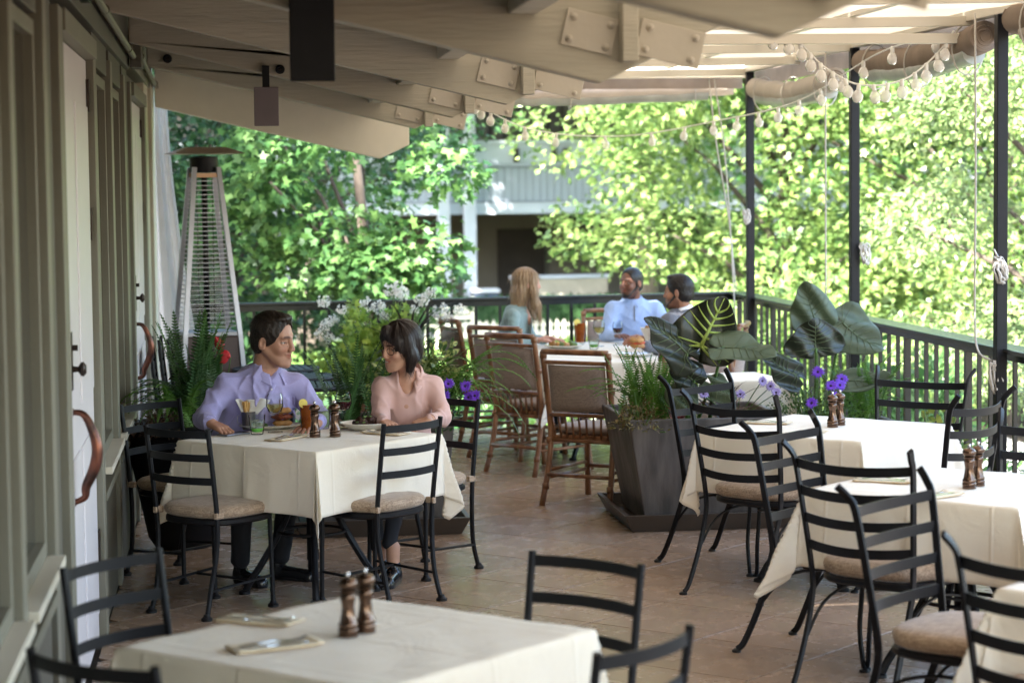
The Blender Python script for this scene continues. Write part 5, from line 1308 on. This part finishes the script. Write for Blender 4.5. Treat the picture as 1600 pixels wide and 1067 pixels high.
        for s_ in (-1, 1): H.cap((s_ * .060, .030, .070), (s_ * .082, .020, -.06), .026, .030, .03).cap((s_ * .082, .020, -.06), (s_ * .082, .045, -.17), .030, .034, .03).cap((s_ * .082, .045, -.17), (s_ * .066, .085, -.29), .034, .010, .03)
        H.cap((0, -.07, -.08), (0, -.085, -.24), .070, .045, .04)
        fc(H, (0, .135, -.040), (.060, .085, .110)); H.ell((0, .12, -.16), (.038, .11, .12), .01, sub=True)
        dsp = lambda X, Y, Z: .0022 * np.sin(np.arctan2(X, -Y) * 24 + Z * 10) + .0015 * np.sin(np.arctan2(X, -Y) * 61 - Z * 25)
    V, Q_ = H.mesh(.003, dsp)
    fn_ = np.cross(V[Q_[:, 2]] - V[Q_[:, 0]], V[Q_[:, 3]] - V[Q_[:, 1]]); vn = np.zeros_like(V)
    for k in range(4): np.add.at(vn, Q_[:, k], fn_)
    vn /= np.linalg.norm(vn, axis=1, keepdims=True) + 1e-9
    if (vn * (V - V.mean(0))).sum() < 0: vn = -vn
    hr_ = np.random.default_rng(len(label)); ns = {'short': 2600, 'crop': 900, 'bob': 2600, 'long': 3000}[style]; ii = hr_.integers(0, len(V), ns); P0 = V[ii]; N0 = vn[ii]
    flow = {'short': np.array([0, -.9, .25]), 'crop': np.array([0, -.6, .3]), 'bob': np.array([0, 0, -1.]), 'long': np.array([0, 0, -1.])}[style] + hr_.normal(size=(ns, 3)) * .22
    if style in ('bob', 'long'): flow = flow + np.c_[P0[:, 0] * 6, P0[:, 1] * 6, np.zeros(ns)] * (P0[:, 2:3] > .06)
    T0 = flow - N0 * (flow * N0).sum(1, keepdims=True); T0 /= np.linalg.norm(T0, axis=1, keepdims=True) + 1e-9; B0 = np.cross(T0, N0)
    Ls = hr_.uniform(.5, 1.2, (ns, 1)) * {'short': .020, 'crop': .006, 'bob': .055, 'long': .085}[style]; w0 = hr_.uniform(.0005, .0011, (ns, 1)); lift = hr_.uniform(.0, .10, (ns, 1)) if style != 'short' else hr_.uniform(.05, .35, (ns, 1))
    rows = []
    for u in (0, .35, .7, 1.0):
        c_ = P0 + T0 * Ls * u + N0 * (.0008 + lift * Ls * u * (1 - .55 * u)); w1 = w0 * (1 - .8 * u); rows += [c_ - B0 * w1, c_ + B0 * w1]
    SV = np.stack(rows, 1).reshape(-1, 3); b0 = np.arange(ns)[:, None] * 8
    SF = np.concatenate([b0 + np.array([[2 * k, 2 * k + 1, 2 * k + 3, 2 * k + 2]]) for k in range(3)])
    npmesh('hair_strands', SV @ M_.T + h0 - o, SF, hairm, t, smooth=True, kind='stuff')
    npmesh('hair', V @ M_.T + h0 - o, Q_, hairm, t)
    if glasses:
        gb = MB(); rr_ = .0195
        for s_ in (-1, 1):
            gb.tube([W((s_ * .031 + rr_ * 1.08 * math.cos(a), .0955 - abs(s_ * .031 + rr_ * math.cos(a)) * .26, rr_ * .92 * math.sin(a) - .004)) for a in np.linspace(0, 2 * PI, 21)[:-1]], .0017 * sc, 5, closed=True)
            gb.tube([W((s_ * .052, .082, 0)), W((s_ * .072, .05, .003)), W((s_ * .081, .0, .003))], .0016 * sc, 5)
        gb.tube([W((-.011, .093, .0)), W((0, .098, .003)), W((.011, .093, .0))], .0016 * sc, 5)
        gb.build('glasses', glasses, t, smooth=True)
    if 'ankles' in J:
        for a_ in J['ankles']:
            Fa = Field(); Fa.cap(a_, np.array(a_) + [0, 0, .12], .03, .036); Vh, Qh = Fa.mesh(.006)
            npmesh('ankle', Vh - o, Qh, skinmat(skin_name, skin), t, col=np.ones((len(Vh), 3)))
    # upper garment
    G = Field(); n, c, hp = [np.array(J[k_], float) for k_ in ('neck', 'chest', 'hip')]
    sr, sl_ = [np.array(J[k_], float) for k_ in ('sr', 'sl')]; w_ = np.linalg.norm(sr - sl_); a_ = .13 if male else .105
    mid = (sr + sl_) / 2
    ax = (sr - sl_) / w_; Rm = Matrix((Vector(ax), Vector((0, 0, 1)).cross(Vector(ax)), Vector((0, 0, 1)))).transposed()
    G.ell(c, (w_ * .50, a_, .19 if male else .165), .05, R=Rm).ell((c + hp) / 2 + np.array([0, 0, -.02]), (w_ * (.43 + belly), a_ * (.95 + belly), .17), .06, R=Rm).ell(hp, (w_ * .46, a_ * 1.1, .13), .06, R=Rm)
    nb = n * .35 + mid * .65
    G.cap(sr, sl_, .052 if male else .040, None, .06).cap(n + (mid - n) * .35, nb, .062 if male else .050, .075, .05)
    for s_, e_, w2 in ((sr, J['er'], J['hr'][0] if 'hr' in J else J['wr']), (sl_, J['el'], J['hl'][0] if 'hl' in J else J['wl'])):
        k_ = 1.0 if male else .78
        G.cap(s_, e_, .066 * k_, .054 * k_, .04).cap(e_, w2, .052 * k_, .037 * k_, .03)
    for v_ in vneck: G.cap(v_[0], v_[1], v_[2], v_[3], .006, sub=True)
    V, Q_ = G.mesh(.0058, jitter(len(label), wrinkle, 26))
    GV = V.copy()
    for e_, hk in (('er', 'hr'), ('el', 'hl')):
        a_, b_ = Vector(J[e_]), Vector(J[hk][0]); d_ = (b_ - a_).normalized(); rc = .0385 if male else .031
        MB().tube([b_ - d_ * .055 - Vector(o), b_ - d_ * .05 - Vector(o), b_ - d_ * .006 - Vector(o), b_ - Vector(o)], [rc * .96, rc * 1.06, rc, rc * .97], 20).build('cuff', top, t, smooth=50)
    npmesh('shirt' if top_name == 'shirt' else top_name, V - o, Q_, top, t)
    # trousers
    if pants:
        L_ = Field(); 
        for (hh, kn, an) in J['legs']: L_.cap(hh, kn, .082 if male else .07, .062 if male else .052, .03).cap(kn, an, .060 if male else .05, .048 if male else .036, .02)
        L_.ell(hp + np.array([0, 0, -.08]), (w_ * .45, .13, .11), .05, R=Rm)
        V, Q_ = L_.mesh(.009, jitter(3, .003, 30)); npmesh('trousers', V - o, Q_, pants, t)
        if 'shoes' in J:
            for (hl_, toe) in J['shoes']:
                Sh = Field(); hl_, toe = np.array(hl_), np.array(toe); Sh.cap(hl_ + [0, 0, .035], toe + [0, 0, .026], .038, .032, .02).cap(hl_ + [0, 0, .04], hl_ + [0, 0, .085], .036, .034, .02).cap(hl_ + [0, 0, .012], toe + [0, 0, .010], .036, .034, .01)
                V, Q_ = Sh.mesh(.006); npmesh('shoe', V - o, Q_, mat('shoe_black', (.012, .012, .014), rough=.15), t)
    def surf(x, z, off=.003):     # front of the garment at x, z
        k = (np.abs(GV[:, 0] - x) < .009) & (np.abs(GV[:, 2] - z) < .009); return (x, float(GV[k, 1].min()) - off if k.any() else float(GV[:, 1].min()), z)
    return t, surf
def collar(t, o, neck, face, r, m, gap=.5, hgt=.036, fall=.05, tilt=.35, name='collar', point=.03):
    """turned-down collar round the neck, open at the front"""
    o = Vector(o); n = Vector(neck); f = Vector(face); f.z = 0; f.normalize(); s_ = Vector((0, 0, 1)).cross(f)
    def fn(u, v):
        a = PI - (gap + (2 * PI - 2 * gap) * u) if False else (gap + (2 * PI - 2 * gap) * u); c, si = math.cos(a), math.sin(a); fr = max(0, c)
        up = hgt * (1 - .45 * fr) ; drop = tilt * r * c
        ff = fall * (.65 + .5 * fr)
        if v < .4: k = v / .4; rad = r * (1.0 + .0 * k); z = up * k
        else: k = (v - .4) / .6; rad = r + .005 * math.sin(min(1, k * 3) * PI * .5) + (.012 + .012 * fr) * k; z = up - ff * k
        pt_ = point * fr * max(0, (v - .4) / .6)
        return n + f * (c * rad + pt_ * .5) + s_ * si * rad + Vector((0, 0, z - drop)) - o
    return MB().grid(fn, 48, 12).build(name, m, t, smooth=True, solid=.002)

LAV = weave('lavender_oxford', (.42, .40, .70), (.33, .31, .60), 900, rough=.8, bump=.1)
PINK = mat('pink_blouse', (.60, .38, .34), rough=.75, var=.08, vscale=12, sheen=.2)
BLUE = weave('light_blue_knit', (.36, .46, .68), (.28, .37, .58), 500, rough=.9, bump=.3)
GREY = weave('grey_tweed', (.13, .13, .15), (.09, .09, .10), 500, rough=.9, bump=.3)
BLZ = weave('sage_blazer', (.25, .34, .34), (.19, .27, .27), 600, rough=.9)
WHT = mat('white_cotton', (.78, .77, .76), rough=.8, var=.04)
DRK = mat('dark_trousers', (.012, .013, .018), rough=.8, var=.3)
# man in the lavender shirt
J = dict(neck=(.145, 11.34, 1.045), chest=(.12, 11.36, .905), hip=(-.04, 11.46, .60), sr=(-.045, 11.30, .975), sl=(.300, 11.36, .965), er=(-.165, 11.25, .815), el=(.415, 11.28, .80),
 hr=((-.135, 11.085, .812), (.55, -.55, -.22), (.1, -.1, 1), -1), hl=((.40, 11.10, .80), (-.5, -.6, -.1), (0, 0, 1), 1),
 legs=[((-.12, 11.40, .55), (.02, 11.05, .50), (.0, 11.12, .12)), ((.02, 11.48, .55), (.26, 11.15, .50), (.20, 11.20, .12))], shoes=[((.0, 11.14, 0), (.10, 10.98, 0)), ((.19, 11.22, 0), (.34, 11.12, 0))])
t, W1 = person('dark-haired man in a lavender button-down shirt smiling at the woman, phone under his hand', (-.05, 11.4, 0), (.190, 11.30, 1.205), (.84, -.52, -.13), 1.10, .10, (.50, .275, .19), 'man', 'short',
 HAIRM('dark_short', (.034, .021, .014), (.008, .006, .005), (90, 90, 40)), J, LAV, 'shirt', DRK, jaw=1.12, brow=(.22, .14, .11), lip=(.85, .50, .46), stub=.25, curls=(.55, .5), teeth=False, belly=.04, wrinkle=.0078, vneck=[((.17, 11.28, 1.07), (.183, 11.205, .985), .045, .008)])
collar(t, (-.05, 11.4, 0), (.155, 11.33, 1.035), (.55, -.85, 0), .066, LAV, gap=.42, hgt=.036, fall=.052, tilt=.40)
O_ = Vector((-.05, 11.4, 0)); b = MB()
b._bar([Vector(W1(.186 - .012 * k, .985 - .028 * k)) - O_ for k in range(8)], .026, .005, Vector((1, 0, 0))); b.build('button_placket', LAV, t, smooth=True)
for k in (1, 4, 7): MB().ball(Vector(W1(.186 - .012 * k, .985 - .028 * k, .007)) - O_, .005, 8, (1, .5, 1)).build('button', WHT, t)
MB().grid(lambda u, v: Vector(W1(.215 + .075 * u, .915 - .085 * v - .010 * (1 - abs(u * 2 - 1)) * v, .004)) - O_, 6, 6).build('chest_pocket', LAV, t, solid=.002)
# woman in pink
J = dict(neck=(.865, 11.32, 1.015), chest=(.865, 11.34, .885), hip=(.87, 11.42, .60), sr=(.735, 11.29, .950), sl=(1.000, 11.32, .950), er=(.715, 11.20, .805), el=(1.035, 11.22, .795),
 hr=((.72, 11.07, .80), (.3, -.7, -.1), (0, 0, 1), -1), hl=((.955, 11.05, .805), (-.85, -.30, -.28), (.1, -.3, 1), 1),
 legs=[((.80, 11.36, .55), (.66, 11.10, .50), (.68, 11.05, .18)), ((.93, 11.36, .55), (.80, 11.02, .50), (.74, 10.98, .20))], shoes=[((.70, 11.04, 0), (.66, 10.90, 0)), ((.76, 10.98, 0), (.72, 10.84, 0))], ankles=[(.69, 11.04, .06), (.755, 10.98, .06)])
t, W2 = person('smiling woman with a dark bob, round glasses and dusty pink blouse', (.88, 11.35, 0), (.825, 11.255, 1.165), (-.80, -.52, -.20), 1.0, -.16, (.54, .31, .215), 'woman', 'bob',
 HAIRM('dark_bob', (.022, .013, .011), (.010, .006, .006), (30, 30, 4)), J, PINK, 'blouse', DRK, male=False, jaw=.92, brow=(.12, .08, .07), lip=(.78, .34, .33), glasses=BLACK, teeth=True, hnd=.85, curls=(.5, 1.0), wrinkle=.0058,
 vneck=[((.862, 11.27, 1.07), (.857, 11.235, .97), .062, .042), ((.857, 11.235, .97), (.852, 11.205, .895), .042, .014)], chest=[((.862, 11.31, .99), (.855, 11.285, .86), .052, .045), ((.80, 11.29, .975), (.925, 11.30, .975), .026, .026)])
collar(t, (.88, 11.35, 0), (.865, 11.31, 1.0), (-.25, -1, 0), .070, PINK, gap=.62, hgt=.03, fall=.055, tilt=.7, point=.02)
# blonde woman
J = dict(neck=(2.13, 16.62, 1.075), chest=(2.09, 16.62, .91), hip=(2.0, 16.8, .62), sr=(2.045, 16.45, 1.00), sl=(2.155, 16.77, 1.00), er=(2.06, 16.36, .80), el=(2.24, 16.80, .80),
 hr=((2.22, 16.42, .815), (.8, .1, .25), (0, .1, 1), 1), hl=((2.32, 16.65, .80), (.7, -.3, .1), (0, 0, 1), 1), legs=[((2.05, 16.7, .55), (2.40, 16.6, .50), (2.38, 16.6, .1)), ((2.05, 16.9, .55), (2.42, 16.85, .50), (2.4, 16.85, .1))])
t, W3 = person('woman with long blonde hair in a sage green blazer, seen from the side', (2.05, 16.75, 0), (2.185, 16.62, 1.235), (.93, .18, 0), .95, 0, (.60, .34, .26), 'fair', 'long',
 HAIRM('blonde', (.46, .32, .19), (.20, .12, .07), (60, 60, 3)), J, BLZ, 'blazer', DRK, male=False, jaw=.9, brow=(.6, .45, .35), lip=(.9, .5, .5), hnd=.9, curls=(.7, .5), chest=[((2.14, 16.62, 1.02), (2.185, 16.60, .95), .05, .035)])
MB().grid(lambda u, v: (2.205 - 2.05 - .01 * v, 16.50 + .12 * u - 16.75, .98 - .14 * v), 4, 4).build('camisole', WHT, t)
# man in the light blue sweater
J = dict(neck=(3.075, 17.12, 1.065), chest=(3.08, 17.14, .91), hip=(3.08, 17.22, .62), sr=(2.915, 17.08, 1.0), sl=(3.255, 17.12, .995), er=(2.845, 16.98, .81), el=(3.335, 17.0, .81),
 hr=((2.90, 16.82, .81), (.2, -.8, .1), (0, 0, 1), -1), hl=((3.26, 16.78, .84), (-.5, -.6, .3), (0, 0, 1), 1), legs=[((3.0, 17.2, .55), (2.95, 16.75, .5), (2.95, 16.8, .1)), ((3.16, 17.2, .55), (3.22, 16.75, .5), (3.2, 16.8, .1))])
t, W4 = person('man with glasses and trimmed beard in a light blue quarter-zip sweater', (3.08, 17.2, 0), (3.055, 17.05, 1.205), (-.80, -.62, .02), .97, 0, (.20, .085, .05), 'brown', 'crop',
 HAIRM('black_crop', (.012, .009, .008), (.006, .005, .005), (30, 30, 30)), J, BLUE, 'sweater', DRK, brow=(.2, .15, .15), lip=(1.5, .9, .9), glasses=BLACK, stub=.85, jaw=.98, curls=(.5, .9))
collar(t, (3.08, 17.2, 0), (3.075, 17.11, 1.04), (-.15, -1, 0), .066, BLUE, gap=.35, hgt=.055, fall=.03, tilt=.4)
MB().tube([Vector(W4(3.072, 1.03 - .02 * k)) - Vector((3.08, 17.2, 0)) for k in range(7)], .004, 5).build('zip', STEEL, t)
# man in grey, back turned
J = dict(neck=(3.185, 15.72, 1.055), chest=(3.19, 15.74, .90), hip=(3.28, 15.82, .62), sr=(3.30, 15.90, .985), sl=(3.06, 15.58, .985), er=(3.22, 16.12, .82), el=(2.96, 15.52, .82),
 hr=((3.02, 16.15, .83), (-.8, 0, .2), (0, 0, 1), 1), hl=((2.86, 15.40, .83), (-.75, -.1, .35), (-.1, -.4, 1), 1), legs=[((3.22, 15.7, .55), (2.85, 15.75, .5), (2.85, 15.75, .1)), ((3.3, 15.9, .55), (2.9, 16.0, .5), (2.9, 16.0, .1))])
t, _ = person('dark-haired bearded man in a grey jacket with his back half turned, holding a sandwich', (3.25, 15.8, 0), (3.155, 15.70, 1.195), (-.78, .42, 0), .99, 0, (.38, .19, .12), 'tan', 'short',
 HAIRM('black_short', (.014, .010, .009), (.007, .005, .005), (30, 30, 30)), J, GREY, 'jacket', DRK, brow=(.2, .15, .15), stub=.85, curls=(.9, .9))
collar(t, (3.25, 15.8, 0), (3.185, 15.72, 1.035), (-.8, .5, 0), .064, WHT, gap=.3, hgt=.045, fall=.04, tilt=.4)
# ------------------------------------------------------------------ things on the tables (cloth top at .76)
ZC = .7600
COPPER = mat('bronze_mill', (.20, .13, .095), rough=.22, metal=.95, col2=(.11, .07, .05), vscale=12)
CHROME = mat('chrome', (.7, .7, .72), rough=.15, metal=1.0)
POR = mat('porcelain', (.72, .70, .64), rough=.2, var=.03)
NAP = mat('napkin', (.74, .66, .50), rough=.85, var=.05, bump=.1)
NAPO = mat('napkin_edge', (.62, .40, .18), rough=.85, var=.1)
GL = glassmat('clear_glass', (.97, .98, .97))
TEA = mat('iced_tea', (.55, .17, .03), rough=.1, transl=.5, col2=(.38, .09, .015), vscale=20)
WINEW = glassmat('white_wine', (.85, .78, .42), .02, body=.12)
WINER = mat('red_wine', (.035, .006, .010), rough=.08)
ICE = glassmat('ice_water', (.88, .95, .90), .05, body=.16)
GRB = mat('green_glass', (.22, .62, .12), rough=.05, transl=.4)
def mill(label, x, y, first=[None]):
    if first[0]: return copy_tree(first[0], (x, y, ZC), rnd.uniform(0, 3), label)
    t = thing('pepper_mill', label, 'mill', (x, y, ZC), 0, 'bronze salt and pepper mills')
    MB().lathe([(.027, 0), (.027, .008), (.0245, .010), (.0275, .013), (.0275, .021), (.0245, .024), (.0265, .027), (.0265, .034), (.0225, .040), (.0185, .062), (.0165, .082), (.0205, .102), (.0212, .112), (.0175, .116), (.021, .119), (.021, .124), (.016, .127)], n=28).build('body', COPPER, t, smooth=50)
    MB().lathe([(.015, .127), (.022, .130), (.0265, .138), (.0262, .147), (.019, .156), (.008, .159)], n=28).build('cap', COPPER, t, smooth=60)
    MB().lathe([(.006, .159), (.0055, .164), (.007, .168), (.005, .174), (.001, .175)], n=12).build('finial', CHROME, t, smooth=True)
    first[0] = t; return t
for l, x, y in (('left of the two bronze mills on the couple’s table', .372, 10.79), ('right of the two bronze mills on the couple’s table, beside the dinner bowl', .470, 10.80), ('left bronze mill on the foreground table', .285, 5.94), ('right bronze mill on the foreground table, touching its twin', .335, 5.99),
  ('taller-looking left mill on the far right table near the purple daisies', 2.915, 10.67), ('right mill on the far right table near the purple daisies', 2.975, 10.75), ('front mill on the middle right table', 2.845, 8.40), ('back mill on the middle right table', 2.905, 8.47),
  ('left mill on the diners’ long table behind the ferns', 2.90, 15.02), ('right mill on the diners’ long table behind the ferns', 2.96, 15.08)): mill(l, x, y)
def cutlery(t, x, y, a, fork=True):
    u = Vector((math.cos(a), math.sin(a), 0)); v = Vector((-u.y, u.x, 0)); b = MB(); z = .0085
    if fork:
        p = [Vector((x, y, z)) + u * s_ for s_ in (-.095, -.05, 0, .04)]
        b._bar([p[0], p[1] + Vector((0, 0, .004)), p[2] + Vector((0, 0, .007)), p[3] + Vector((0, 0, .001))], .009, .002, v)
        b._bar([p[3] + Vector((0, 0, .001)), p[3] + u * .02], .022, .002, v)
        for k in (-1.5, -.5, .5, 1.5): b._bar([p[3] + u * .018 + v * k * .0058, p[3] + u * .04 + v * k * .0056 + Vector((0, 0, .002)), p[3] + u * .058 + v * k * .0050 + Vector((0, 0, .008))], .0030, .0016, v)
        b.build('fork', CHROME, t, smooth=35)
    else:
        b._bar([Vector((x, y, z)) + u * s_ for s_ in (-.11, -.02)], .010, .004, v); b._bar([Vector((x, y, z)) + u * s_ for s_ in (-.02, .06, .10)], .015, .0014, v); b.build('knife', CHROME, t)
def napkin(label, x, y, a, n2=True, L=.24, W_=.105):
    t = thing('napkin_setting', label, 'napkin', (x, y, ZC), a, 'folded napkins with cutlery'); q = random.Random(int(x * 100))
    ph = q.uniform(0, 6)
    for k in range(3):
        MB().grid(lambda u, v: ((u - .5) * L, (v - .5) * (W_ - .004 * k), (.0022 + .0018 * k) + .0012 * math.sin(u * 7 + ph) * math.sin(v * 3) + (.004 if u > .93 else 0)), 20, 8).build('napkin_fold', (NAPO if k == 0 else NAP), t, smooth=True, solid=-.0012)
    cutlery(t, .0, .012, .08); 
    if n2: cutlery(t, -.01, -.02, -.02, False)
    return t
napkin('folded napkin with a fork on the near side of the couple’s table', .235, 10.76, .98)
napkin('folded napkin half hidden behind the right chair on the couple’s table', .72, 10.86, 2.4)
napkin('napkin with fork at the upper left of the foreground table', .05, 6.18, -.55); napkin('napkin with fork and knife at the lower left of the foreground table', .085, 5.83, .35)
napkin('napkin with fork on the left corner of the far right table', 2.64, 10.90, -.55); napkin('napkin nearest us on the far right table, left of the mills', 2.70, 10.42, .5)
napkin('napkin at the far left side of the middle right table', 2.58, 8.66, -.55); napkin('napkin left of the mills on the middle right table', 2.64, 8.20, .6)
def glass(kind, label, x, y, z=ZC, s=1.0):
    t = thing('glass', label, 'glass', (x, y, z)); t.scale = (s,) * 3
    if kind == 'tumbler':
        MB().lathe([(.027, 0), (.029, .002), (.036, .05), (.040, .092), (.0385, .092), (.034, .05), (.026, .012), (.001, .010)], n=32).build('vessel', GL, t, smooth=50)
        MB().lathe([(.0255, .0125), (.0305, .030), (.001, .030)], n=28).build('green_base', GRB, t, smooth=50); MB().lathe([(.0300, .0305), (.0365, .066), (.001, .066)], n=28).build('water', ICE, t, smooth=40)
    if kind == 'wine' or kind == 'red':
        MB().lathe([(.034, 0), (.033, .003), (.006, .008), (.004, .02), (.004, .070), (.010, .080), (.030, .096), (.040, .122), (.038, .155), (.031, .178), (.030, .178), (.037, .154), (.039, .122), (.029, .098), (.001, .083)], n=36).build('vessel', GL, t, smooth=60)
        MB().lathe([(.001, .0845), (.0285, .0995), (.0382, .122), (.0382, .130), (.001, .130)], n=32).build('wine', WINEW if kind == 'wine' else WINER, t, smooth=50)
    if kind == 'tea':
        MB().lathe([(.033, 0), (.037, .148), (.0355, .148), (.031, .008), (.001, .006)], n=36).build('vessel', GL, t, smooth=50)
        MB().lathe([(.0308, .0085), (.0352, .134), (.001, .134)], n=32).build('iced_tea', TEA, t, smooth=40)
        o = MB().lathe([(.001, 0), (.022, 0), (.022, .005), (.001, .005)], (0, 0, 0), 20, ax=(.3, -1, .2)).build('lemon_slice', mat('lemon', (.75, .58, .08), rough=.4, var=.2, vscale=60), t, loc=(-.022, -.018, .142))
    if kind == 'jar':
        MB().lathe([(.028, 0), (.034, .02), (.037, .06), (.033, .095), (.034, .112), (.0325, .112), (.0315, .095), (.0355, .06), (.032, .02), (.001, .006)], n=32).build('vessel', GL, t, smooth=60)
        MB().lathe([(.026, .007), (.0325, .024), (.0350, .06), (.032, .086), (.001, .088)], n=28).build('cucumber_water', mat('cucumber_water', (.55, .68, .42), rough=.2, trans=.5, var=.4, vscale=60, bump=.6, bscale=60), t, smooth=40)
    return t
glass('tumbler', 'green-based tumbler of water in front of the fries cup', .095, 10.985, s=1.05); glass('wine', 'stemmed glass of white wine beside the burger', .185, 11.06, s=1.08)
glass('tea', 'tall glass of iced tea with a lemon slice on the couple’s table', .345, 11.02, s=1.02); glass('jar', 'jar glass of cucumber water between the two mills', .427, 11.18)
glass('red', 'stemmed glass of red wine behind the right mill', .53, 11.16, s=1.05)
glass('tea', 'tall glass of iced tea on the diners’ long table near the blonde woman', 2.61, 16.80, s=1.15); glass('wine', 'white wine glass on the diners’ long table', 2.70, 16.45, s=1.1); glass('tumbler', 'green-based tumbler on the diners’ long table', 2.62, 16.2, s=1.05)
glass('red', 'glass of dark wine in front of the man in light blue', 2.86, 16.55, s=1.0)
t = thing('fries_cup', 'metal cup lined with white paper and filled with fries', 'fries', (.055, 11.22, ZC))
MB().lathe([(.030, 0), (.036, .09), (.0345, .09), (.028, .004)], n=28).build('cup', mat('cup_metal', (.16, .15, .16), rough=.35, metal=.8), t, smooth=50)
MB().tube([(-.036, 0, .075), (-.055, 0, .065), (-.055, 0, .035), (-.035, 0, .03)], .002, 5).build('handle', STEEL, t)
pap = MB(); q = random.Random(4)
for k, (x, tx, h_, w_) in enumerate(((-.014, -.030, .080, .028), (.022, .055, .082, .05), (.01, .02, .075, .05))):
    pap.grid(lambda u, v, x=x, tx=tx, h_=h_, w_=w_, k=k: (x + (u - .5) * w_ * (1 + .6 * v) + tx * v * .9, .012 * (k - 1) + .01 * math.sin(u * 5 + k) * v, .075 + h_ * v * (1 - .35 * (u - .3) ** 2)), 8, 8)
pap.build('paper', WHT, t, smooth=True, solid=.0012)
fr = None
for k in range(13):
    p = (q.uniform(-.018, .010), q.uniform(-.015, .018), .05); ro = (q.uniform(-.2, .2), q.uniform(-.22, .22), q.uniform(0, 1.5))
    if fr is None: fr = MB().b2(-.0045, .0045, -.0045, .0045, 0, .092).build('french_fry', mat('fry', (.62, .36, .12), rough=.6, var=.3, vscale=60), t, bevel=.001, loc=p)
    else: inst(fr, t, p, ro, q.uniform(.85, 1.05))
def plate(label, x, y, r, deep=.012, oval=1.0, cat='plate'):
    t = thing('plate', label, cat, (x, y, ZC))
    MB().lathe([(r * .55, 0), (r * .62, .004), (r * .97, deep + .008), (r, deep + .012), (r * .985, deep + .014), (r * .60, .008), (.001, .006)], n=48, sq=(1, oval)).build('dish', POR, t, smooth=50)
    return t
MEAT = mat('braised_meat', (.06, .022, .014), rough=.45, var=.5, vscale=40, bump=1, bscale=50)
def lump(c, r, sc, seed):
    b = MB().ball((0, 0, 0), r, 14, sc); q = random.Random(seed); ph = [q.uniform(0, 6) for _ in range(3)]
    b.v = [(c[0] + x * (1 + .25 * math.sin(y / r * 5 + ph[0])), c[1] + y * (1 + .25 * math.sin(z / r * 4 + ph[1])), c[2] + z * (1 + .3 * math.sin(x / r * 6 + ph[2]))) for x, y, z in b.v]; return b
t = plate('wide white oval bowl with dark braised meat in front of the woman', .640, 11.08, .135, .024, .9, 'bowl')
lump((-.02, 0, .034), .030, (1.5, 1, .9), 1).build('meat', MEAT, t, smooth=True); lump((.02, .0, .044), .026, (1.3, 1, 1), 2).build('meat', MEAT, t, smooth=True); lump((.055, .01, .028), .018, (1.6, 1, .6), 3).build('garnish', mat('red_sauce', (.25, .05, .02), rough=.5, var=.3), t, smooth=True)
b = MB(); 
for k in range(14): a = q.uniform(0, 6.3); c = (math.cos(a) * q.uniform(.0, .05) - .02, -.02 + math.sin(a) * .03, q.uniform(.03, .07)); b.ball(c, .007, 6, (1.4, 1, .6))
b.build('greens', LM['bright'], t, smooth=True)
t = plate('white rectangular-looking plate with a tall sandwich and bacon before the man', .17, 11.23, .165, .008, .62)
BUN = mat('toasted_bread', (.52, .27, .09), rough=.6, var=.4, vscale=30, bump=.6, bscale=40)
lump((.055, -.02, .030), .042, (1.1, .9, .42), 5).build('bread', BUN, t, smooth=True); lump((.055, -.02, .092), .040, (1.15, .9, .45), 6).build('bread', BUN, t, smooth=True)
lump((.052, -.02, .060), .038, (1.2, 1, .42), 7).build('filling', mat('filling', (.30, .07, .03), rough=.5, var=.7, vscale=70, bump=.8, bscale=60), t, smooth=True)
MB().tube([(.04, -.02, .09), (.045, -.02, .15)], .0015, 5).build('skewer', BUN, t); lump((-.06, -.03, .02), .022, (1.6, 1, .6), 8).build('garnish', LM['mid'], t, smooth=True)
t = thing('phone', 'dark mobile phone lying under the man’s fingers', 'phone', (-.02, 10.985, ZC), .75)
MB().b2(-.078, .078, -.038, .038, .001, .009).build('case', STEEL, t, bevel=.003); MB().b2(-.074, .074, -.035, .035, .0092, .0100).build('screen', mat('phone_screen', (.012, .012, .014), rough=.05), t)
t = plate('plate of salad on the diners’ long table by the blonde woman', 2.42, 16.35, .15, .012)
for k in range(9): lump((q.uniform(-.08, .08), q.uniform(-.08, .08), .03), .028, (1, 1, .7), k).build('salad', LM['bright'] if k % 2 else BUN, t, smooth=True)
t = thing('fries_cone', 'white paper cone of fries on the diners’ long table', 'fries', (3.0, 16.05, ZC))
MB().lathe([(.03, 0), (.03, .005), (.006, .01), (.006, .06)], n=16).build('stand', STEEL, t)
MB().lathe([(.012, .05), (.060, .16), (.058, .16), (.010, .055)], n=24).build('paper_cone', WHT, t, smooth=50)
for k in range(12): inst(fr, t, (q.uniform(-.03, .03), q.uniform(-.03, .03), .11), (q.uniform(-.5, .5), q.uniform(-.5, .5), 0), .8)
t = thing('sandwich', 'burger held in the hand of the man in grey', 'food', (2.79, 15.36, .86))
lump((0, 0, .02), .045, (1.1, 1, .5), 11).build('bread', BUN, t, smooth=True); lump((0, 0, -.02), .045, (1.1, 1, .4), 12).build('bread', BUN, t, smooth=True); lump((0, 0, 0), .046, (1.1, 1, .3), 13).build('filling', mat('tomato', (.55, .09, .03), rough=.4, var=.3, vscale=40), t, smooth=True)
plate('white plate under the burger of the man in grey', 2.78, 15.40, .13)
